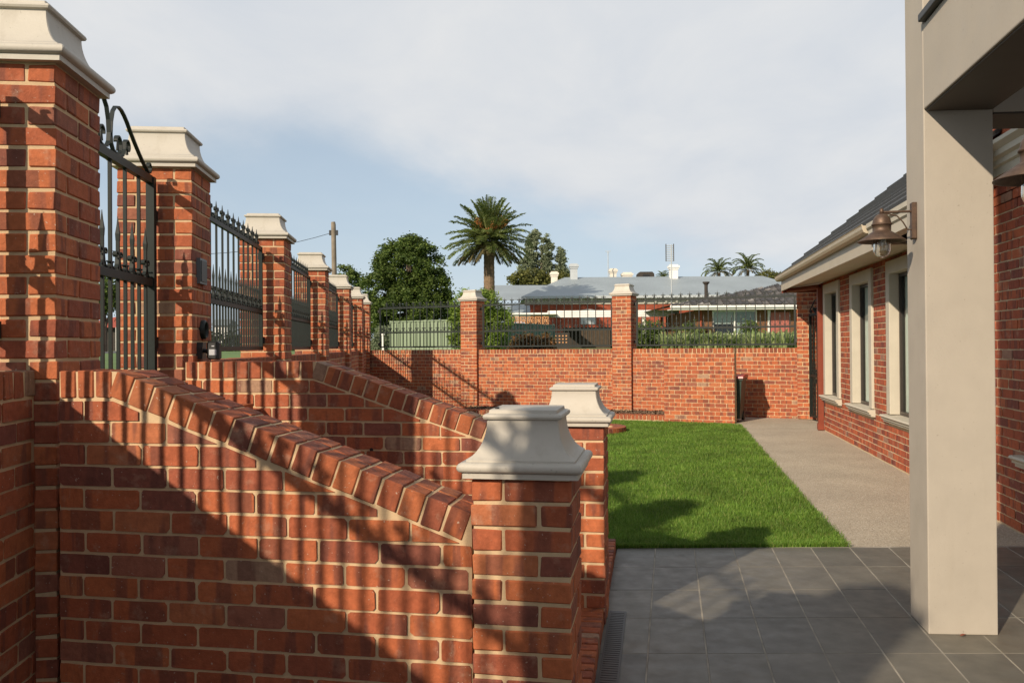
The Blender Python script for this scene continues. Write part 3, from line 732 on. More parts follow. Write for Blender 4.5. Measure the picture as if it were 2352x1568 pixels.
# one more panel behind the viewer keeps the fence (and its shadow) going
iron_panel('iron spear fence panel behind the viewer', FP(FS[0] - 3.1, cen), rzP, 3.05, gl)
glb = 'iron panels on the back wall'
offB = nB * (PS / 2)
for a, b, lb in ((B2 - dB * 7.30, B2 - dB * (4.11 + PS), 'iron spear panel on the back wall before the pale green fence'), (B2 - dB * 4.11, B2 - dB * PS, 'iron spear panel on the back wall between the two middle pillars'), (B2, Vector((6.12, 17.84, 0)), 'iron spear panel on the back wall before the strap-leaved plants')):
    Ln = (b - a).length - .09; iron_panel(lb, a + offB + dB * .045, rzB, Ln, glb)

def gate_arch(mb, c, half, zr, sgn, k=1.0):
    """S-scrolls of one half of the gate's crest: loop at the centre, long arm down to a curl at the stile"""
    top = [(.012, .10), (.02, .17), (.045, .235), (.085, .272), (.13, .283), (.18, .277), (.225, .258), (.27, .232), (.33, .188), (.40, .142), (.47, .100), (.53, .066), (half - .125, .036), (half - .085, .016)]
    end = curl(half - .065, .052, .040, .014, -math.pi * .62, math.pi * 1.05, 14)
    low = [(.012, .10), (.02, .05), (.05, .016), (.095, .008)] + curl(.115, .075, .064, .022, -math.pi * .42, math.pi * 1.02, 14)
    sec = curl(.27, .085, .015, .045, math.pi * 1.1 - 2 * math.pi, math.pi * .85, 10) + [(.218, .060), (.195, .020), (.165, .006)]
    for pts in (top + end, low, sec):
        mb.strip([(c + sgn * x * k, zr + z * k) for x, z in pts], .022, .009)
    for x, z in ((.118, .075), (.268, .085)):
        mb.tube([(c + sgn * x * k, 0, zr + (z + .018) * k), (c + sgn * x * k, 0, zr + (z - .045) * k)], .004, 6, .009)
def gate(label, loc, rz, Ln, zb, zm, zt, group=None, pitch=.112):
    r = thing('iron_gate', label, 'gate', loc, rz, group)
    for x in (.02, Ln - .02): mb = MB(); mb.box(x - .025, x + .025, -.025, .025, zb, zt + .02); ob('stile', mb, M_IRON, r)
    for z in (zb + .03, zm, zt): mb = MB(); mb.box(.045, Ln - .045, -.019, .019, z - .024, z + .024); ob('rail', mb, M_IRON, r)
    n = int(round((Ln - .04) / pitch)); n += n % 2; p = (Ln - .04) / n
    lg = MB(); lg.box(-.009, .009, -.009, .009, zb + .03, zt); lg = lg.mesh('picket', M_IRON)
    sh = MB(); sh.box(-.009, .009, -.009, .009, zb + .03, zm + .20); spear(sh, 0, zm + .195, .14, .013); sh = sh.mesh('picket', M_IRON); sc = scroll_mesh(p)
    for i in range(1, n):
        if i % 2: link('picket', sh, r, (.02 + p * i, 0, 0)); link('scroll', sc, r, (.02 + p * i, 0, zm + .024))
        else: link('picket', lg, r, (.02 + p * i, 0, 0))
    for sgn in (-1, 1):
        mb = MB(); gate_arch(mb, Ln / 2, Ln / 2, zt + .024, sgn, 1.0); me = mb.mesh('crest_scroll', M_IRON); fixn(me); link('crest_scroll', me, r)
    for z in (zb + .25, zt - .22): mb = MB(); mb.box(Ln - .0, Ln + .05, -.02, .02, z - .035, z + .035); ob('hinge', mb, M_BLACK, r)
    return r
ga, gb = FS[1] + PS, FS[2]
gate('dark iron garden gate with scrolled crest between the two left pillars', FP(ga + .05, cen), rzP, gb - ga - .10, 1.40, 2.03, 2.685)

# ------------------------------------------------------------------ fittings on the intercom pillar and the panel brackets
q0 = FP(FS[2]); angF = -6
def onface(x, y): return PV(x, y, q0, angF)
a, b = onface(451, 597), onface(469, 652)
ic = thing('intercom_plate', 'flat grey intercom plate screwed to the pillar side', 'intercom', onface(460, 624), rad(6))
mb = MB(); mb.box(-.008, .022, -.085, .085, -.085, .085); ob('housing', mb, M_GREYBOX, ic)
mb = MB(); mb.box(.0225, .027, -.07, .07, -.07, .07); ob('face_plate', mb, M_BLACK, ic)
rg = thing('ring_light', 'dark oval ring fitting on the pillar above the sensor', 'wall fitting', onface(464, 757), rad(6))
mb = MB(); n = 28; pr = [(.062, -.004), (.062, .02), (.052, .032), (.042, .02), (.042, -.004)]
vs = [(h, r_ * math.cos(2 * math.pi * j / n), r_ * 1.05 * math.sin(2 * math.pi * j / n)) for r_, h in pr for j in range(n)]
mb.add(vs, [(i * n + j, i * n + (j + 1) % n, (i + 1) * n + (j + 1) % n, (i + 1) * n + j) for i in range(4) for j in range(n)], True); me = mb.mesh('bezel', M_IRON); fixn(me); link('bezel', me, rg)
mb = MB(); mb.add([(.006, .043 * math.cos(2 * math.pi * j / n), .045 * math.sin(2 * math.pi * j / n)) for j in range(n)], [tuple(range(n))]); ob('lens', mb, plain('dull_lens', (.16, .17, .16), .3, .05, 20), rg)
sp = onface(457, 805)
sn = thing('sensor_light', 'black motion sensor head on a swivel bracket at the pillar foot', 'sensor', sp, rad(6))
mb = MB(); mb.prismx([(-.05, -.055), (.05, -.055), (.05, .055), (-.03, .055), (-.05, .02)], -.005, .035); me = mb.mesh('wall_plate', M_BLACK); fixn(me); link('wall_plate', me, sn)
mb = MB(); mb.tube([(.03, -.01, 0), (.065, -.02, -.005)], .014, 10); ob('swivel', mb, M_BLACK, sn)
hd = MB(); R = Matrix.Rotation(rad(-8), 3, 'Z'); vs, f = chamfer(.042, .03, .060, .012, 0, random); hd.add([R @ Vector(v) + Vector((.108, -.035, .0)) for v in vs], f); h = ob('sensor_head', hd, M_BLACK, sn)
mb = MB(); mb.box(-.022, .026, -.034, -.0305, -.030, .008); lo = ob('lens', mb, M_LENS, h, (.108, -.035, 0), (0, 0, rad(-8)))
mb = MB(); mb.box(-.006, .012, -.0325, -.0305, .026, .033); ob('badge', mb, M_LENS, h, (.108, -.035, 0), (0, 0, rad(-8)))

# ------------------------------------------------------------------ portico on the right
def foot(a, b, z0, z1): pass
cA, cB_ = Vector((2.293, 4.602, 0)), Vector((2.663, 4.575, 0)); dpt = Vector((.0605, .334, 0))
pt = thing('portico', 'tall cream rendered portico column and beam at the right edge', 'portico', (2.5, 4.7, 0))
def pobj(name, poly, z0, z1, mat):
    mb = MB(); o = pt.location; mb.prism([(p.x - o.x, p.y - o.y) for p in poly], z0, z1); me = mb.mesh(name, mat); fixn(me)
    ob_ = link(name, me, pt); md = ob_.modifiers.new('soft', 'BEVEL'); md.width = .006; md.segments = 2; md.limit_method = 'ANGLE'; return ob_
axis = dpt.normalized(); acr = (cB_ - cA).normalized()
pobj('column', [cA, cB_, cB_ + dpt, cA + dpt], 0, 5.6, M_REND)
def along(k, w0, w1): return cA - axis * k + acr * w0
bw = (cB_ - cA).length
def strip4(k0, k1, w0, w1): return [cA - axis * k1 + acr * w0, cA - axis * k1 + acr * w1, cA - axis * k0 + acr * w1, cA - axis * k0 + acr * w0]
pobj('beam', strip4(.002, 6.0, 0.0005, bw), 2.905, 3.375, M_REND)
pobj('beam_soffit_shade', strip4(.004, 6.0, .012, bw - .002), 2.893, 2.9045, M_SOFFIT_SHADE)  # thin dark board added for the shade under the beam
pobj('beam_coping', strip4(.03, 6.0, -.035, bw + .03), 3.377, 3.42, M_DARKTRIM)
pobj('column', strip4(1.74, 2.10, .002, bw - .002), 0, 2.903, M_REND)
pobj('cross_beam_soffit_shade', [cB_ + acr * .002, cB_ + acr * 1.55, cB_ + acr * 1.55 + dpt, cB_ + acr * .002 + dpt], 2.868, 2.879, M_SOFFIT_SHADE)  # same added dark board, shade under the cross beam
pobj('cross_beam', [cB_ + acr * .002, cB_ + acr * 1.55, cB_ + acr * 1.55 + dpt, cB_ + acr * .002 + dpt], 2.88, 3.33, M_REND)
pobj('ceiling', strip4(.0, 6.0, bw + .002, bw + 2.5), 3.30, 3.36, M_CEIL)
pobj('upper_shade_slab', strip4(-.50, 6.2, .0, bw + 2.6), 4.60, 4.78, M_REND)  # unseen slab, added to shade the window hood beyond
bwm = MB(); o_ = pt.location; wl0 = cA - axis * 5.98 + acr * (bw + .01) - o_; an_ = math.atan2(acr.y, acr.x)
core_ = MB(); core_.box(0, 2.4, -.23, 0, 0, 3.29); ob('rear_shade_wall', core_, M_HM, pt, wl0, (0, 0, an_))  # unseen wall behind the viewer, added to darken the porch
for u, v, zc in courses(2.4, 0, 3.28, 0): bwm.box(u, v, -.05, .006, zc - BH / 2, zc + BH / 2)
ob('brick', bwm, M_HBS, pt, wl0, (0, 0, an_), kind='stuff')
lf = MB(); lf.add([(-.022, 0, .002), (-.008, -.010, .007), (.012, -.008, .010), (.026, 0, .004), (.010, .009, .008), (-.009, .010, .006)], [(0, 1, 2, 3, 4, 5)])
M_DRY = plain('dry_leaf', (.20, .055, .03), .8, .2, 40)
for x, y, r_, lb in ((2212, 1459, .4, 'small red-brown dry leaf at the foot of the cream column'),):
    q_ = PZ(x, y, .002); me = lf.mesh('fallen_leaf', M_DRY); link('fallen_leaf', me, None, q_, (0, 0, r_), label=lb, category='leaf')
# wall lamps
def lamp(label, loc, direction, grp='copper wall lamps on the portico'):
    rz = math.atan2(direction.y, direction.x); r = thing('wall_lamp', label, 'lamp', loc, rz, grp)      # local +x points out from the wall
    d = .185
    mb = MB(); vs, f = chamfer(.014, .023, .105, .004, 0, random); mb.add([(v[0] + .014, v[1], v[2] + .105) for v in vs], f); ob('back_plate', mb, M_COP, r)
    mb = MB(); mb.tube([(.02, 0, .160), (d, 0, .160)], .0075, 10); mb.lathe([(.0, .185), (.008, .182), (.012, .170), (.012, .152), (.0, .150)], (d, 0, 0), 14); ob('arm', mb, M_COP, r)
    mb = MB(); mb.tube([(.02, 0, .055), (.045, 0, .056), (.07, 0, .10), (.10, 0, .135), (.14, 0, .148), (d, 0, .150)], .004, 8); ob('brace', mb, M_COP, r)
    mb = MB(); mb.lathe([(.004, .152), (.020, .150), (.036, .138), (.046, .120), (.0505, .100), (.0505, .094), (.056, .093), (.056, .086), (.050, .084), (.0495, .050), (.056, .046), (.132, -.006), (.132, -.010), (.126, -.008), (.054, .040), (.02, .042)], (d, 0, 0), 40); ob('shade', mb, M_COP, r)
    mb = MB(); n = 10; pf_ = [(.044, .04), (.047, -.055)] + [(.047 * math.cos(t), -.055 - .047 * math.sin(t)) for t in [math.pi / 2 * i / n for i in range(1, n + 1)]]
    pf_[-1] = (.0005, pf_[-1][1]); inn = [(max(.0004, a - .003), b + (.003 if a < .02 else 0)) for a, b in pf_[::-1]]
    mb.lathe(pf_ + inn, (d, 0, 0), 32); me = mb.mesh('glass_globe', M_CLEAR); fixn(me); link('glass_globe', me, r)
    mb = MB(); mb.lathe([(.001, .03), (.022, .03), (.024, -.01), (.018, -.03), (.001, -.036)], (d, 0, 0), 20); ob('bulb', mb, plain('bulb_glass', (.55, .53, .48), .25, .04, 30), r)
    return r
fdir = -acr; fdir = Vector((-axis.y, axis.x, 0))
pl = cA + axis * .155; pl = Vector((pl.x, pl.y, 2.205)) + fdir * .0
lm = lamp('copper wall lamp on the column, its glass over the house eave', pl, fdir); freeze(lm)
l2 = copy_tree(lm); q = cA - axis * 1.86; l2.location = Vector((q.x, q.y, 2.17)); l2['label'] = 'copper wall lamp cut off by the right edge of the view'

# ------------------------------------------------------------------ the house on the right
H0 = Vector((5.836, 15.53, 0)); rzH = math.atan2(-dH.y, -dH.x)
hs = thing('brick_house', 'red brick house with tall cream-framed windows and dark tiled roof', 'house', H0, rzH)
HL = 10.4; HZ = 3.6
wins = [(.10, 1.46), (2.32, 3.71), (4.50, 5.89), (8.87, 10.23)]
holes = [(a + .02, b - .02, .60, 2.68) for a, b in wins[:3]] + [(wins[3][0] + .02, wins[3][1], .60, 3.10)]
core = MB(); xs = [0] + [v for a, b, _, _ in holes for v in (a, b)] + [HL]
for i in range(0, len(xs) - 1):
    if i % 2 == 0: core.box(xs[i], xs[i + 1], 0, .24, -.05, HZ if xs[i] > 7 else 2.76)
    else:
        hh = holes[i // 2]; core.box(xs[i], xs[i + 1], 0, .24, -.05, hh[2]); core.box(xs[i], xs[i + 1], 0, .24, hh[3], HZ if xs[i] > 7 else 2.76)
core.box(0, .24, .24, 5.5, -.05, 2.76); core.box(7.0, 7.24, .24, 5.5, 2.0, HZ)
ob('wall', core, M_HM, hs)
bxs = courses(HL, .0, HZ, 0, holes=[(a - .02, b + .02, .55, z) for (a, b), z in zip(wins, (2.70, 2.70, 2.70, 3.38))])
vis = [q for q in bxs if not (6.2 < (q[0] + q[1]) / 2 < 7.6) and not (q[2] > 2.76 and q[1] < 7.3)]
oth = [q for q in bxs if q not in vis and not (q[2] > 2.76 and q[1] < 7.3)]
lay(hs, vis, M_HB, M_HBS, limit=300)
rest = MB()
for u, v, zc in oth: rest.box(u, v, -.008, .05, zc - BH / 2, zc + BH / 2)
for u, v, zc in courses(5.2, 0, 2.75, 0): rest.box(-.008, .05, u + .25, v + .25, zc - BH / 2, zc + BH / 2)
ob('brick', rest, M_HBS, hs, kind='stuff')
def hwin(a, b, zs, zt, hood=False):
    w = MB(); t = .17; y0 = -.035
    w.box(a, a + t, y0, .20, zs, zt); w.box(b - t, b, y0, .20, zs, zt); w.box(a + t, b - t, y0, .20, zt - t, zt)
    o = ob('window', w, M_SURR, hs, label='cream-framed window')
    md = o.modifiers.new('soft', 'BEVEL'); md.width = .008; md.segments = 2
    s = MB(); s.prismx([(.19, zs - .002), (-.10, zs - .012), (-.115, zs - .030), (-.10, zs - .045), (-.085, zs - .05), (-.085, zs - .072), (-.06, zs - .082), (-.06, zs - .105), (.0, zs - .112), (.19, zs - .112)], a - (.2 if hood else .07), b + .07)
    me = s.mesh('sill', M_SURR); fixn(me); link('sill', me, o)
    y = .118; fr = .045; g = MB()
    for bb in ((a + t, a + t + fr, zs, zt - t), (b - t - fr, b - t, zs, zt - t), (a + t + fr, b - t - fr, zs, zs + fr), (a + t + fr, b - t - fr, zt - t - fr, zt - t)): g.box(bb[0], bb[1], y - .03, y + .03, bb[2], bb[3])
    ob('frame', g, M_FRAME, o)
    p = MB(); p.quad((a + t + fr, y, zs + fr), (b - t - fr, y, zs + fr), (b - t - fr, y, zt - t - fr), (a + t + fr, y, zt - t - fr)); ob('pane', p, M_PANE, o)
    c = MB(); n = 26; x0_, x1_ = a + t + .02, b - t - .02
    pts = [(x0_ + (x1_ - x0_) * i / n, .156 + .011 * math.sin(i * 2.1)) for i in range(n + 1)]
    for i in range(n):
        c.add([(pts[i][0], pts[i][1], zs), (pts[i + 1][0], pts[i + 1][1], zs), (pts[i + 1][0], pts[i + 1][1], zt - .05), (pts[i][0], pts[i][1], zt - .05)], [(0, 1, 2, 3)], True)
    ob('curtain', c, M_CURT, o)
    k = MB(); k.box(a, b, .34, .36, zs - .2, zt + .2); ob('room_back', k, M_DARKROOM, o)
    if hood:
        s = MB(); s.prismx([(.0, zt + .0), (-.03, zt), (-.03, zt + .07), (-.055, zt + .085), (-.055, zt + .13), (-.09, zt + .15), (-.09, zt + .2), (-.14, zt + .24), (-.14, zt + .275), (0, zt + .285)], a - .72, b + .15); me = s.mesh('hood', M_SURR); fixn(me); link('hood', me, o)
for a, b in wins[:3]: hwin(a, b, .672, 2.695)
hwin(*wins[3], .672, 3.09, True)
# eave, gutter, roof (local frame: x towards the viewer, y into the house)
ov = .55; g0, g1 = -1.62, 6.02
mb = MB(); mb.box(g0 + .12, g1, -ov + .02, .0, 2.755, 2.775); ob('soffit', mb, M_SOFF, hs)
mb = MB(); mb.box(g0 + .12, g1 + .02, -ov - .005, -ov + .02, 2.70, 2.93); ob('fascia', mb, M_GUT, hs)
mb = MB(); mb.prismx([(-ov - .006, 2.90), (-ov - .07, 2.90), (-ov - .095, 2.915), (-ov - .112, 2.95), (-ov - .116, 2.985), (-ov - .125, 3.0), (-ov - .115, 3.005), (-ov - .10, 2.99), (-ov - .006, 2.99)], g0, g1); me = mb.mesh('gutter', M_GUT); fixn(me); link('gutter', me, hs)
tp = .80; roof = MB()
nrow = 26; pw = .30; rl = .335 / math.sqrt(1 + tp * tp)
for i in range(nrow):                                     # each course of tiles, stepped over the one below
    w0, w1 = -ov - .07 + i * rl, -ov - .07 + (i + 1) * rl + .03; z0, z1 = 3.0 + i * rl * tp, 3.0 + (i * rl + rl + .03) * tp
    xa = g0 + max(0, (i * rl) * .12); x = xa + (.15 if i % 2 else 0)
    while x < g1 + 2.2:
        xe = x + pw - .006
        roof.add([(x, w0, z0), (xe, w0, z0), (xe, w1, z1), (x, w1, z1), (x, w0, z0 + .045), (xe, w0, z0 + .045), (xe, w1, z1 + .006), (x, w1, z1 + .006)], [(0, 1, 5, 4), (1, 2, 6, 5), (2, 3, 7, 6), (3, 0, 4, 7), (4, 5, 6, 7), (3, 2, 1, 0)]); x += pw
rt = ob('roof_tile', roof, M_ROOF, hs, kind='stuff')
mb = MB(); mb.prismx([(-ov + .02, 2.94), (5.4, 2.94 + (5.4 + ov) * tp), (5.4, 2.90), (-ov + .02, 2.90)], g0 + .1, 7.9); me = mb.mesh('roof_deck', M_DARKTRIM); fixn(me); link('roof_deck', me, hs)
mb = MB(); mb.prismx([(-ov + .10, 2.76), (-ov - .03, 2.76), (-ov - .03, 2.86), (-ov - .05, 2.88), (-ov - .05, 2.93), (-ov - .075, 2.95), (-ov - .075, 3.0), (-ov + .10, 3.0)], g1 + .022, 8.2); me = mb.mesh('eave_cornice', M_SURR); fixn(me); link('eave_cornice', me, hs)
mb = MB(); mb.box(g0 + .12, g0 + .16, -ov - .0, .3, 2.66, 2.90); ob('fascia', mb, M_RUST, hs)
dp = MB(); dp.tube([(g0 + .2, -ov + .1, 2.86), (g0 + .2, -ov + .12, 2.70), (-.03, -.085, 2.68), (-.055, -.06, 2.60)], .045, 10); dp.box(-.10, -.005, -.105, -.012, .04, 2.66); dp.box(-.115, .01, -.12, -.01, .0, .12)
ob('downpipe', dp, M_RUST, hs)
# side gate between the back wall and the house
gp = Vector((6.52, 17.60, 0)); ge = Vector((6.10, 15.9, 0)); gd = (ge - gp)
sg = gate('dark iron side gate seen edge-on beside the house corner', (6.30, 17.55, 0), rad(-92), 1.05, .07, .94, 2.22)

# ------------------------------------------------------------------ wheelie bin behind the screen wall
bn = thing('wheelie_bin', 'dark green wheelie bin with red lid behind the screen wall', 'bin', scp + nB * .52 - dB * .155, rad(-25.3))
M_BIN = plain('bin_plastic', (.018, .035, .026), .45, .1, 8); M_LID = plain('red_lid', (.32, .02, .018), .4, .08, 8)
mb = MB(); t0, t1 = .20, .255
vs = [(sx * t, sy * t * 1.08, z) for t, z in ((t0, .06), (t1, .86), (t1 + .025, .86), (t1 + .025, .90)) for sx, sy in ((-1, -1), (1, -1), (1, 1), (-1, 1))]
mb.add(vs, [(i * 4 + j, i * 4 + (j + 1) % 4, i * 4 + 4 + (j + 1) % 4, i * 4 + 4 + j) for i in range(3) for j in range(4)] + [(3, 2, 1, 0), (12, 13, 14, 15)]); ob('body', mb, M_BIN, bn)
mb = MB(); mb.prismx([(-.34, .905), (-.33, .945), (0, .985), (.28, .97), (.30, .905)], -.295, .295); me = mb.mesh('lid', M_LID); fixn(me); link('lid', me, bn)
for s in (-.20, .20):
    mb = MB(); mb.tube([(s - .025, .20, .10), (s + .025, .20, .10)], .10, 18); ob('wheel', mb, M_BLACK, bn)
mb = MB(); mb.tube([(-.2, .33, .93), (.2, .33, .93)], .015, 8); ob('handle', mb, M_BIN, bn)
# ------------------------------------------------------------------ beyond the walls: street, trees, neighbours
GZ = 1.44
def leaves(n_clump, per, lobes, size, asp=1.0, droop=0, spread=.17, seed=1, shell=.55):
    r = np.random.default_rng(seed); cs = []
    w = np.array([l[3] * l[4] + l[4] * l[5] for l in lobes]); w = w / w.sum()
    for lb, k in zip(lobes, (w * n_clump).astype(int) + 1):
        d = r.normal(size=(k, 3)); d /= np.linalg.norm(d, axis=1)[:, None]
        rr = (shell + (1 - shell) * r.random(k) ** .6)[:, None] * (1 + r.normal(0, .05, (k, 1)))
        cs.append(np.array(lb[:3]) + d * rr * np.array(lb[3:]))
    c = np.concatenate(cs); n = len(c) * per
    R0 = np.mean([l[3] for l in lobes]) * spread
    p = np.repeat(c, per, axis=0) + r.normal(0, 1, (n, 3)) * R0 * np.array([1, 1, .75])
    a = r.normal(size=(n, 3)); a[:, 2] = a[:, 2] * .5 - droop; a /= np.linalg.norm(a, axis=1)[:, None]
    b = np.cross(a, r.normal(size=(n, 3))); b /= np.linalg.norm(b, axis=1)[:, None]
    s = size * (.6 + .8 * r.random(n))[:, None]; u = a * s * asp; v = b * s
    V = np.stack([p - u, p - v * .55, p + u, p + v * .55], axis=1).reshape(-1, 3)
    return V, np.arange(n * 4).reshape(-1, 4)
def tree(label, cat, base, lobes, n_clump, per, size, mat, trunk_r=.25, kind='tree', trunk_mat=None, limbs=True, group=None, **kw):
    """lobes are given as (x, y, z, rx, ry, rz) from the foot of the trunk"""
    t = thing(kind, label, cat, base, 0, group)
    V, Q = leaves(n_clump, per, lobes, size, **kw); link('crown', mesh_np('crown', V, Q, mat), t)
    mb = MB(); zt = max(l[2] for l in lobes); mb.tube([(0, 0, -.3), (.05, 0, zt * .3), (0, .05, zt * .6), (.04, 0, zt * .92)], trunk_r, 9, trunk_r * .4)
    if limbs:
        for l in lobes: mb.tube([(0, 0, zt * .35), (l[0] * .5, l[1] * .5, (zt * .35 + l[2]) / 2), (l[0], l[1], l[2])], trunk_r * .45, 6, trunk_r * .12)
    ob('trunk', mb, trunk_mat or M_BARK, t); return t
M_BARK = plain('bark', (.10, .075, .055), .95, .3, 4, bmp=.4)
M_PALMT = plain('palm_trunk_bark', (.17, .115, .07), .95, .4, 7, bmp=.6)
M_LDARK = leafmat('dark_leaf', (.035, .068, .012), (.13, .18, .036), .25)
M_LGUM = leafmat('gum_leaf', (.16, .20, .115), (.34, .38, .24), .4)
M_LBRT = leafmat('bright_leaf', (.09, .16, .020), (.27, .36, .065), .35)
M_LSHR = leafmat('shrub_leaf', (.05, .09, .018), (.16, .21, .05), .25)
M_LHED = leafmat('hedge_leaf', (.02, .04, .012), (.06, .09, .025), .2)
M_LRED = leafmat('bronze_leaf', (.06, .06, .02), (.28, .12, .045), .2)
M_LYEL = leafmat('olive_leaf', (.07, .08, .02), (.18, .18, .05), .2)
M_PALM = leafmat('palm_leaf', (.14, .20, .055), (.38, .42, .16), .35)
M_PALM2 = leafmat('dead_palm_leaf', (.16, .14, .07), (.33, .28, .14), .2)
M_AGA = leafmat('strap_leaf', (.17, .24, .085), (.40, .44, .21), .4)
def gp3(x, Y, z=GZ): p = PY(x, 700, Y); return Vector((p.x, p.y, z))
def zat(y, Y, x=1176): return PY(x, y, Y).z
# big dark tree
Y = 55; b = gp3(938, Y); sc = Y / F
def lob(x, y, rx, rz, Yb, base, dy=0, ry=None): p = PY(x, y, Yb); return (p.x - base.x, dy, p.z - base.z, rx * Yb / F, (ry or rx) * Yb / F, rz * Yb / F)
L0 = [lob(930, 625, 66, 82, Y, b), lob(900, 600, 42, 46, Y, b, .6), lob(965, 612, 48, 56, Y, b, -.4), lob(985, 668, 58, 58, Y, b), lob(880, 672, 54, 58, Y, b, -.5), lob(935, 720, 82, 62, Y, b, -.9), lob(1000, 722, 44, 52, Y, b, -.4), lob(868, 728, 44, 52, Y, b), lob(945, 570, 36, 28, Y, b)]
tree('large dark green round-crowned tree beyond the pale green fence', 'tree', b, L0, 760, 95, .085, M_LDARK, .35, seed=3, spread=.115, shell=.62)
b = gp3(800, 90); tree('small mid green tree beside the utility pole', 'tree', b, [lob(792, 636, 28, 26, 90, b), lob(808, 650, 22, 26, 90, b), lob(778, 655, 22, 22, 90, b)], 90, 60, .13, M_LSHR, .2, seed=4)
# gum trees
b = gp3(1245, 95)
tree('tall grey-green gum tree with upright crown lobes behind the palm', 'tree', b, [lob(1222, 572, 16, 40, 95, b), lob(1212, 618, 22, 36, 95, b), lob(1256, 580, 14, 42, 95, b, -.3), lob(1254, 628, 20, 34, 95, b), lob(1286, 600, 13, 32, 95, b), lob(1291, 630, 16, 26, 95, b), lob(1230, 546, 11, 17, 95, b)], 430, 60, .105, M_LGUM, .35, seed=5, droop=.5, spread=.17, asp=1.3, shell=.4)
b = gp3(1215, 92); tree('low olive bush below the gum tree, left of the grey roof', 'bush', b, [lob(1192, 642, 26, 16, 92, b), lob(1222, 638, 32, 20, 92, b), lob(1252, 645, 26, 14, 92, b), lob(1290, 640, 20, 14, 92, b)], 130, 50, .13, M_LYEL, .15, kind='bush', seed=6)
b = gp3(1775, 95); tree('yellow-green round tree peeping over the tiled roof', 'tree', b, [lob(1768, 640, 28, 16, 95, b), lob(1790, 644, 22, 16, 95, b)], 80, 50, .14, M_LYEL, .2, seed=7)
# feathery bush by the pillar
Y = 25.5; b = gp3(1098, Y)
M_B2 = M_LBRT
tree('bright green feathery bamboo-like bush crowding the back wall pillar', 'bush', b, [lob(1070, 715, 34, 48, Y, b), lob(1078, 770, 42, 42, Y, b), lob(1120, 712, 40, 46, Y, b), lob(1140, 745, 34, 50, Y, b), lob(1130, 780, 40, 36, Y, b), lob(1060, 745, 30, 40, Y, b, -.1)], 330, 44, .030, M_LBRT, .05, kind='bush', seed=8, droop=.35, asp=2.8, spread=.17)
for x, y, Yb, rx, rz, lb, mt, sd in ((1490, 768, 29, 36, 34, 'leafy green shrub right of the middle back wall pillar', M_LSHR, 11), (1580, 768, 33, 34, 28, 'dark green shrub before the carport shade', M_LSHR, 12), (1622, 770, 34, 20, 26, 'small bronze-tipped shrub beside the brown house window', M_LRED, 13),
                         (1722, 762, 36, 22, 28, 'upright green shrub under the white-framed window', M_LSHR, 14), (1205, 785, 28, 30, 18, 'bronze-red leaved shrub before the teal fence', M_LRED, 15), (1250, 788, 28, 24, 18, 'bronze and green shrub right of the red one by the teal fence', M_LRED, 16), (878, 775, 40, 24, 26, 'small grey-green shrub left of the pale green fence', M_LGUM, 17), (1770, 778, 37, 40, 14, 'low green border plant below the salmon door', M_LBRT, 18)):
    b = gp3(x, Yb); tree(lb, 'shrub', b, [lob(x, y, rx, rz, Yb, b), lob(x - rx * .4, y + 10, rx * .7, rz * .7, Yb, b), lob(x + rx * .45, y + 8, rx * .65, rz * .75, Yb, b)], 70, 32, .045, mt, .04, kind='shrub', seed=sd, asp=1.3, spread=.2)
# palms
def frond_mesh(elev, ln, droop, nl, lw, ll, mat, seed):
    r = np.random.default_rng(seed); V = []; Fq = []
    ts = np.linspace(0, 1, 14); ang = elev - droop * ts ** 1.5; dx = np.cumsum(np.cos(ang)) / 14 * ln; dz = np.cumsum(np.sin(ang)) / 14 * ln
    P = np.c_[np.r_[0, dx], np.zeros(15), np.r_[0, dz]]
    for i in range(14):
        w0, w1 = .03 * ln / 3 * (1 - i / 15), .03 * ln / 3 * (1 - (i + 1) / 15); a, c = P[i], P[i + 1]; o = len(V)
        V += [a + [0, -w0, 0], a + [0, w0, 0], c + [0, w1, 0], c + [0, -w1, 0]]; Fq.append((o, o + 1, o + 2, o + 3))
    for i in range(nl):
        t = .10 + .90 * i / nl; k = min(13, int(t * 14)); a = P[k] + (P[k + 1] - P[k]) * (t * 14 - k) if k < 14 else P[14]
        tg = P[k + 1] - P[k]; tg = tg / np.linalg.norm(tg); L1 = ll * (np.sin(math.pi * min(.97, t * .85 + .12)) ** .6) * r.uniform(.85, 1.1)
        for sgn in (-1, 1):
            d = tg * .62 + np.array([0, sgn * .75, 0]) + np.array([-tg[2], 0, tg[0]]) * r.uniform(.0, .45); d /= np.linalg.norm(d); e = a + d * L1 + np.array([0, 0, -L1 * r.uniform(.05, .35)])
            m = a + d * L1 * .5; s = np.cross(d, [0, 0, 1.0]); s = s / (np.linalg.norm(s) + 1e-6) * lw; o = len(V)
            V += [a, m + s, e, m - s]; Fq.append((o, o + 1, o + 2, o + 3))
    return mesh_np('frond', np.array(V), np.array(Fq), mat)
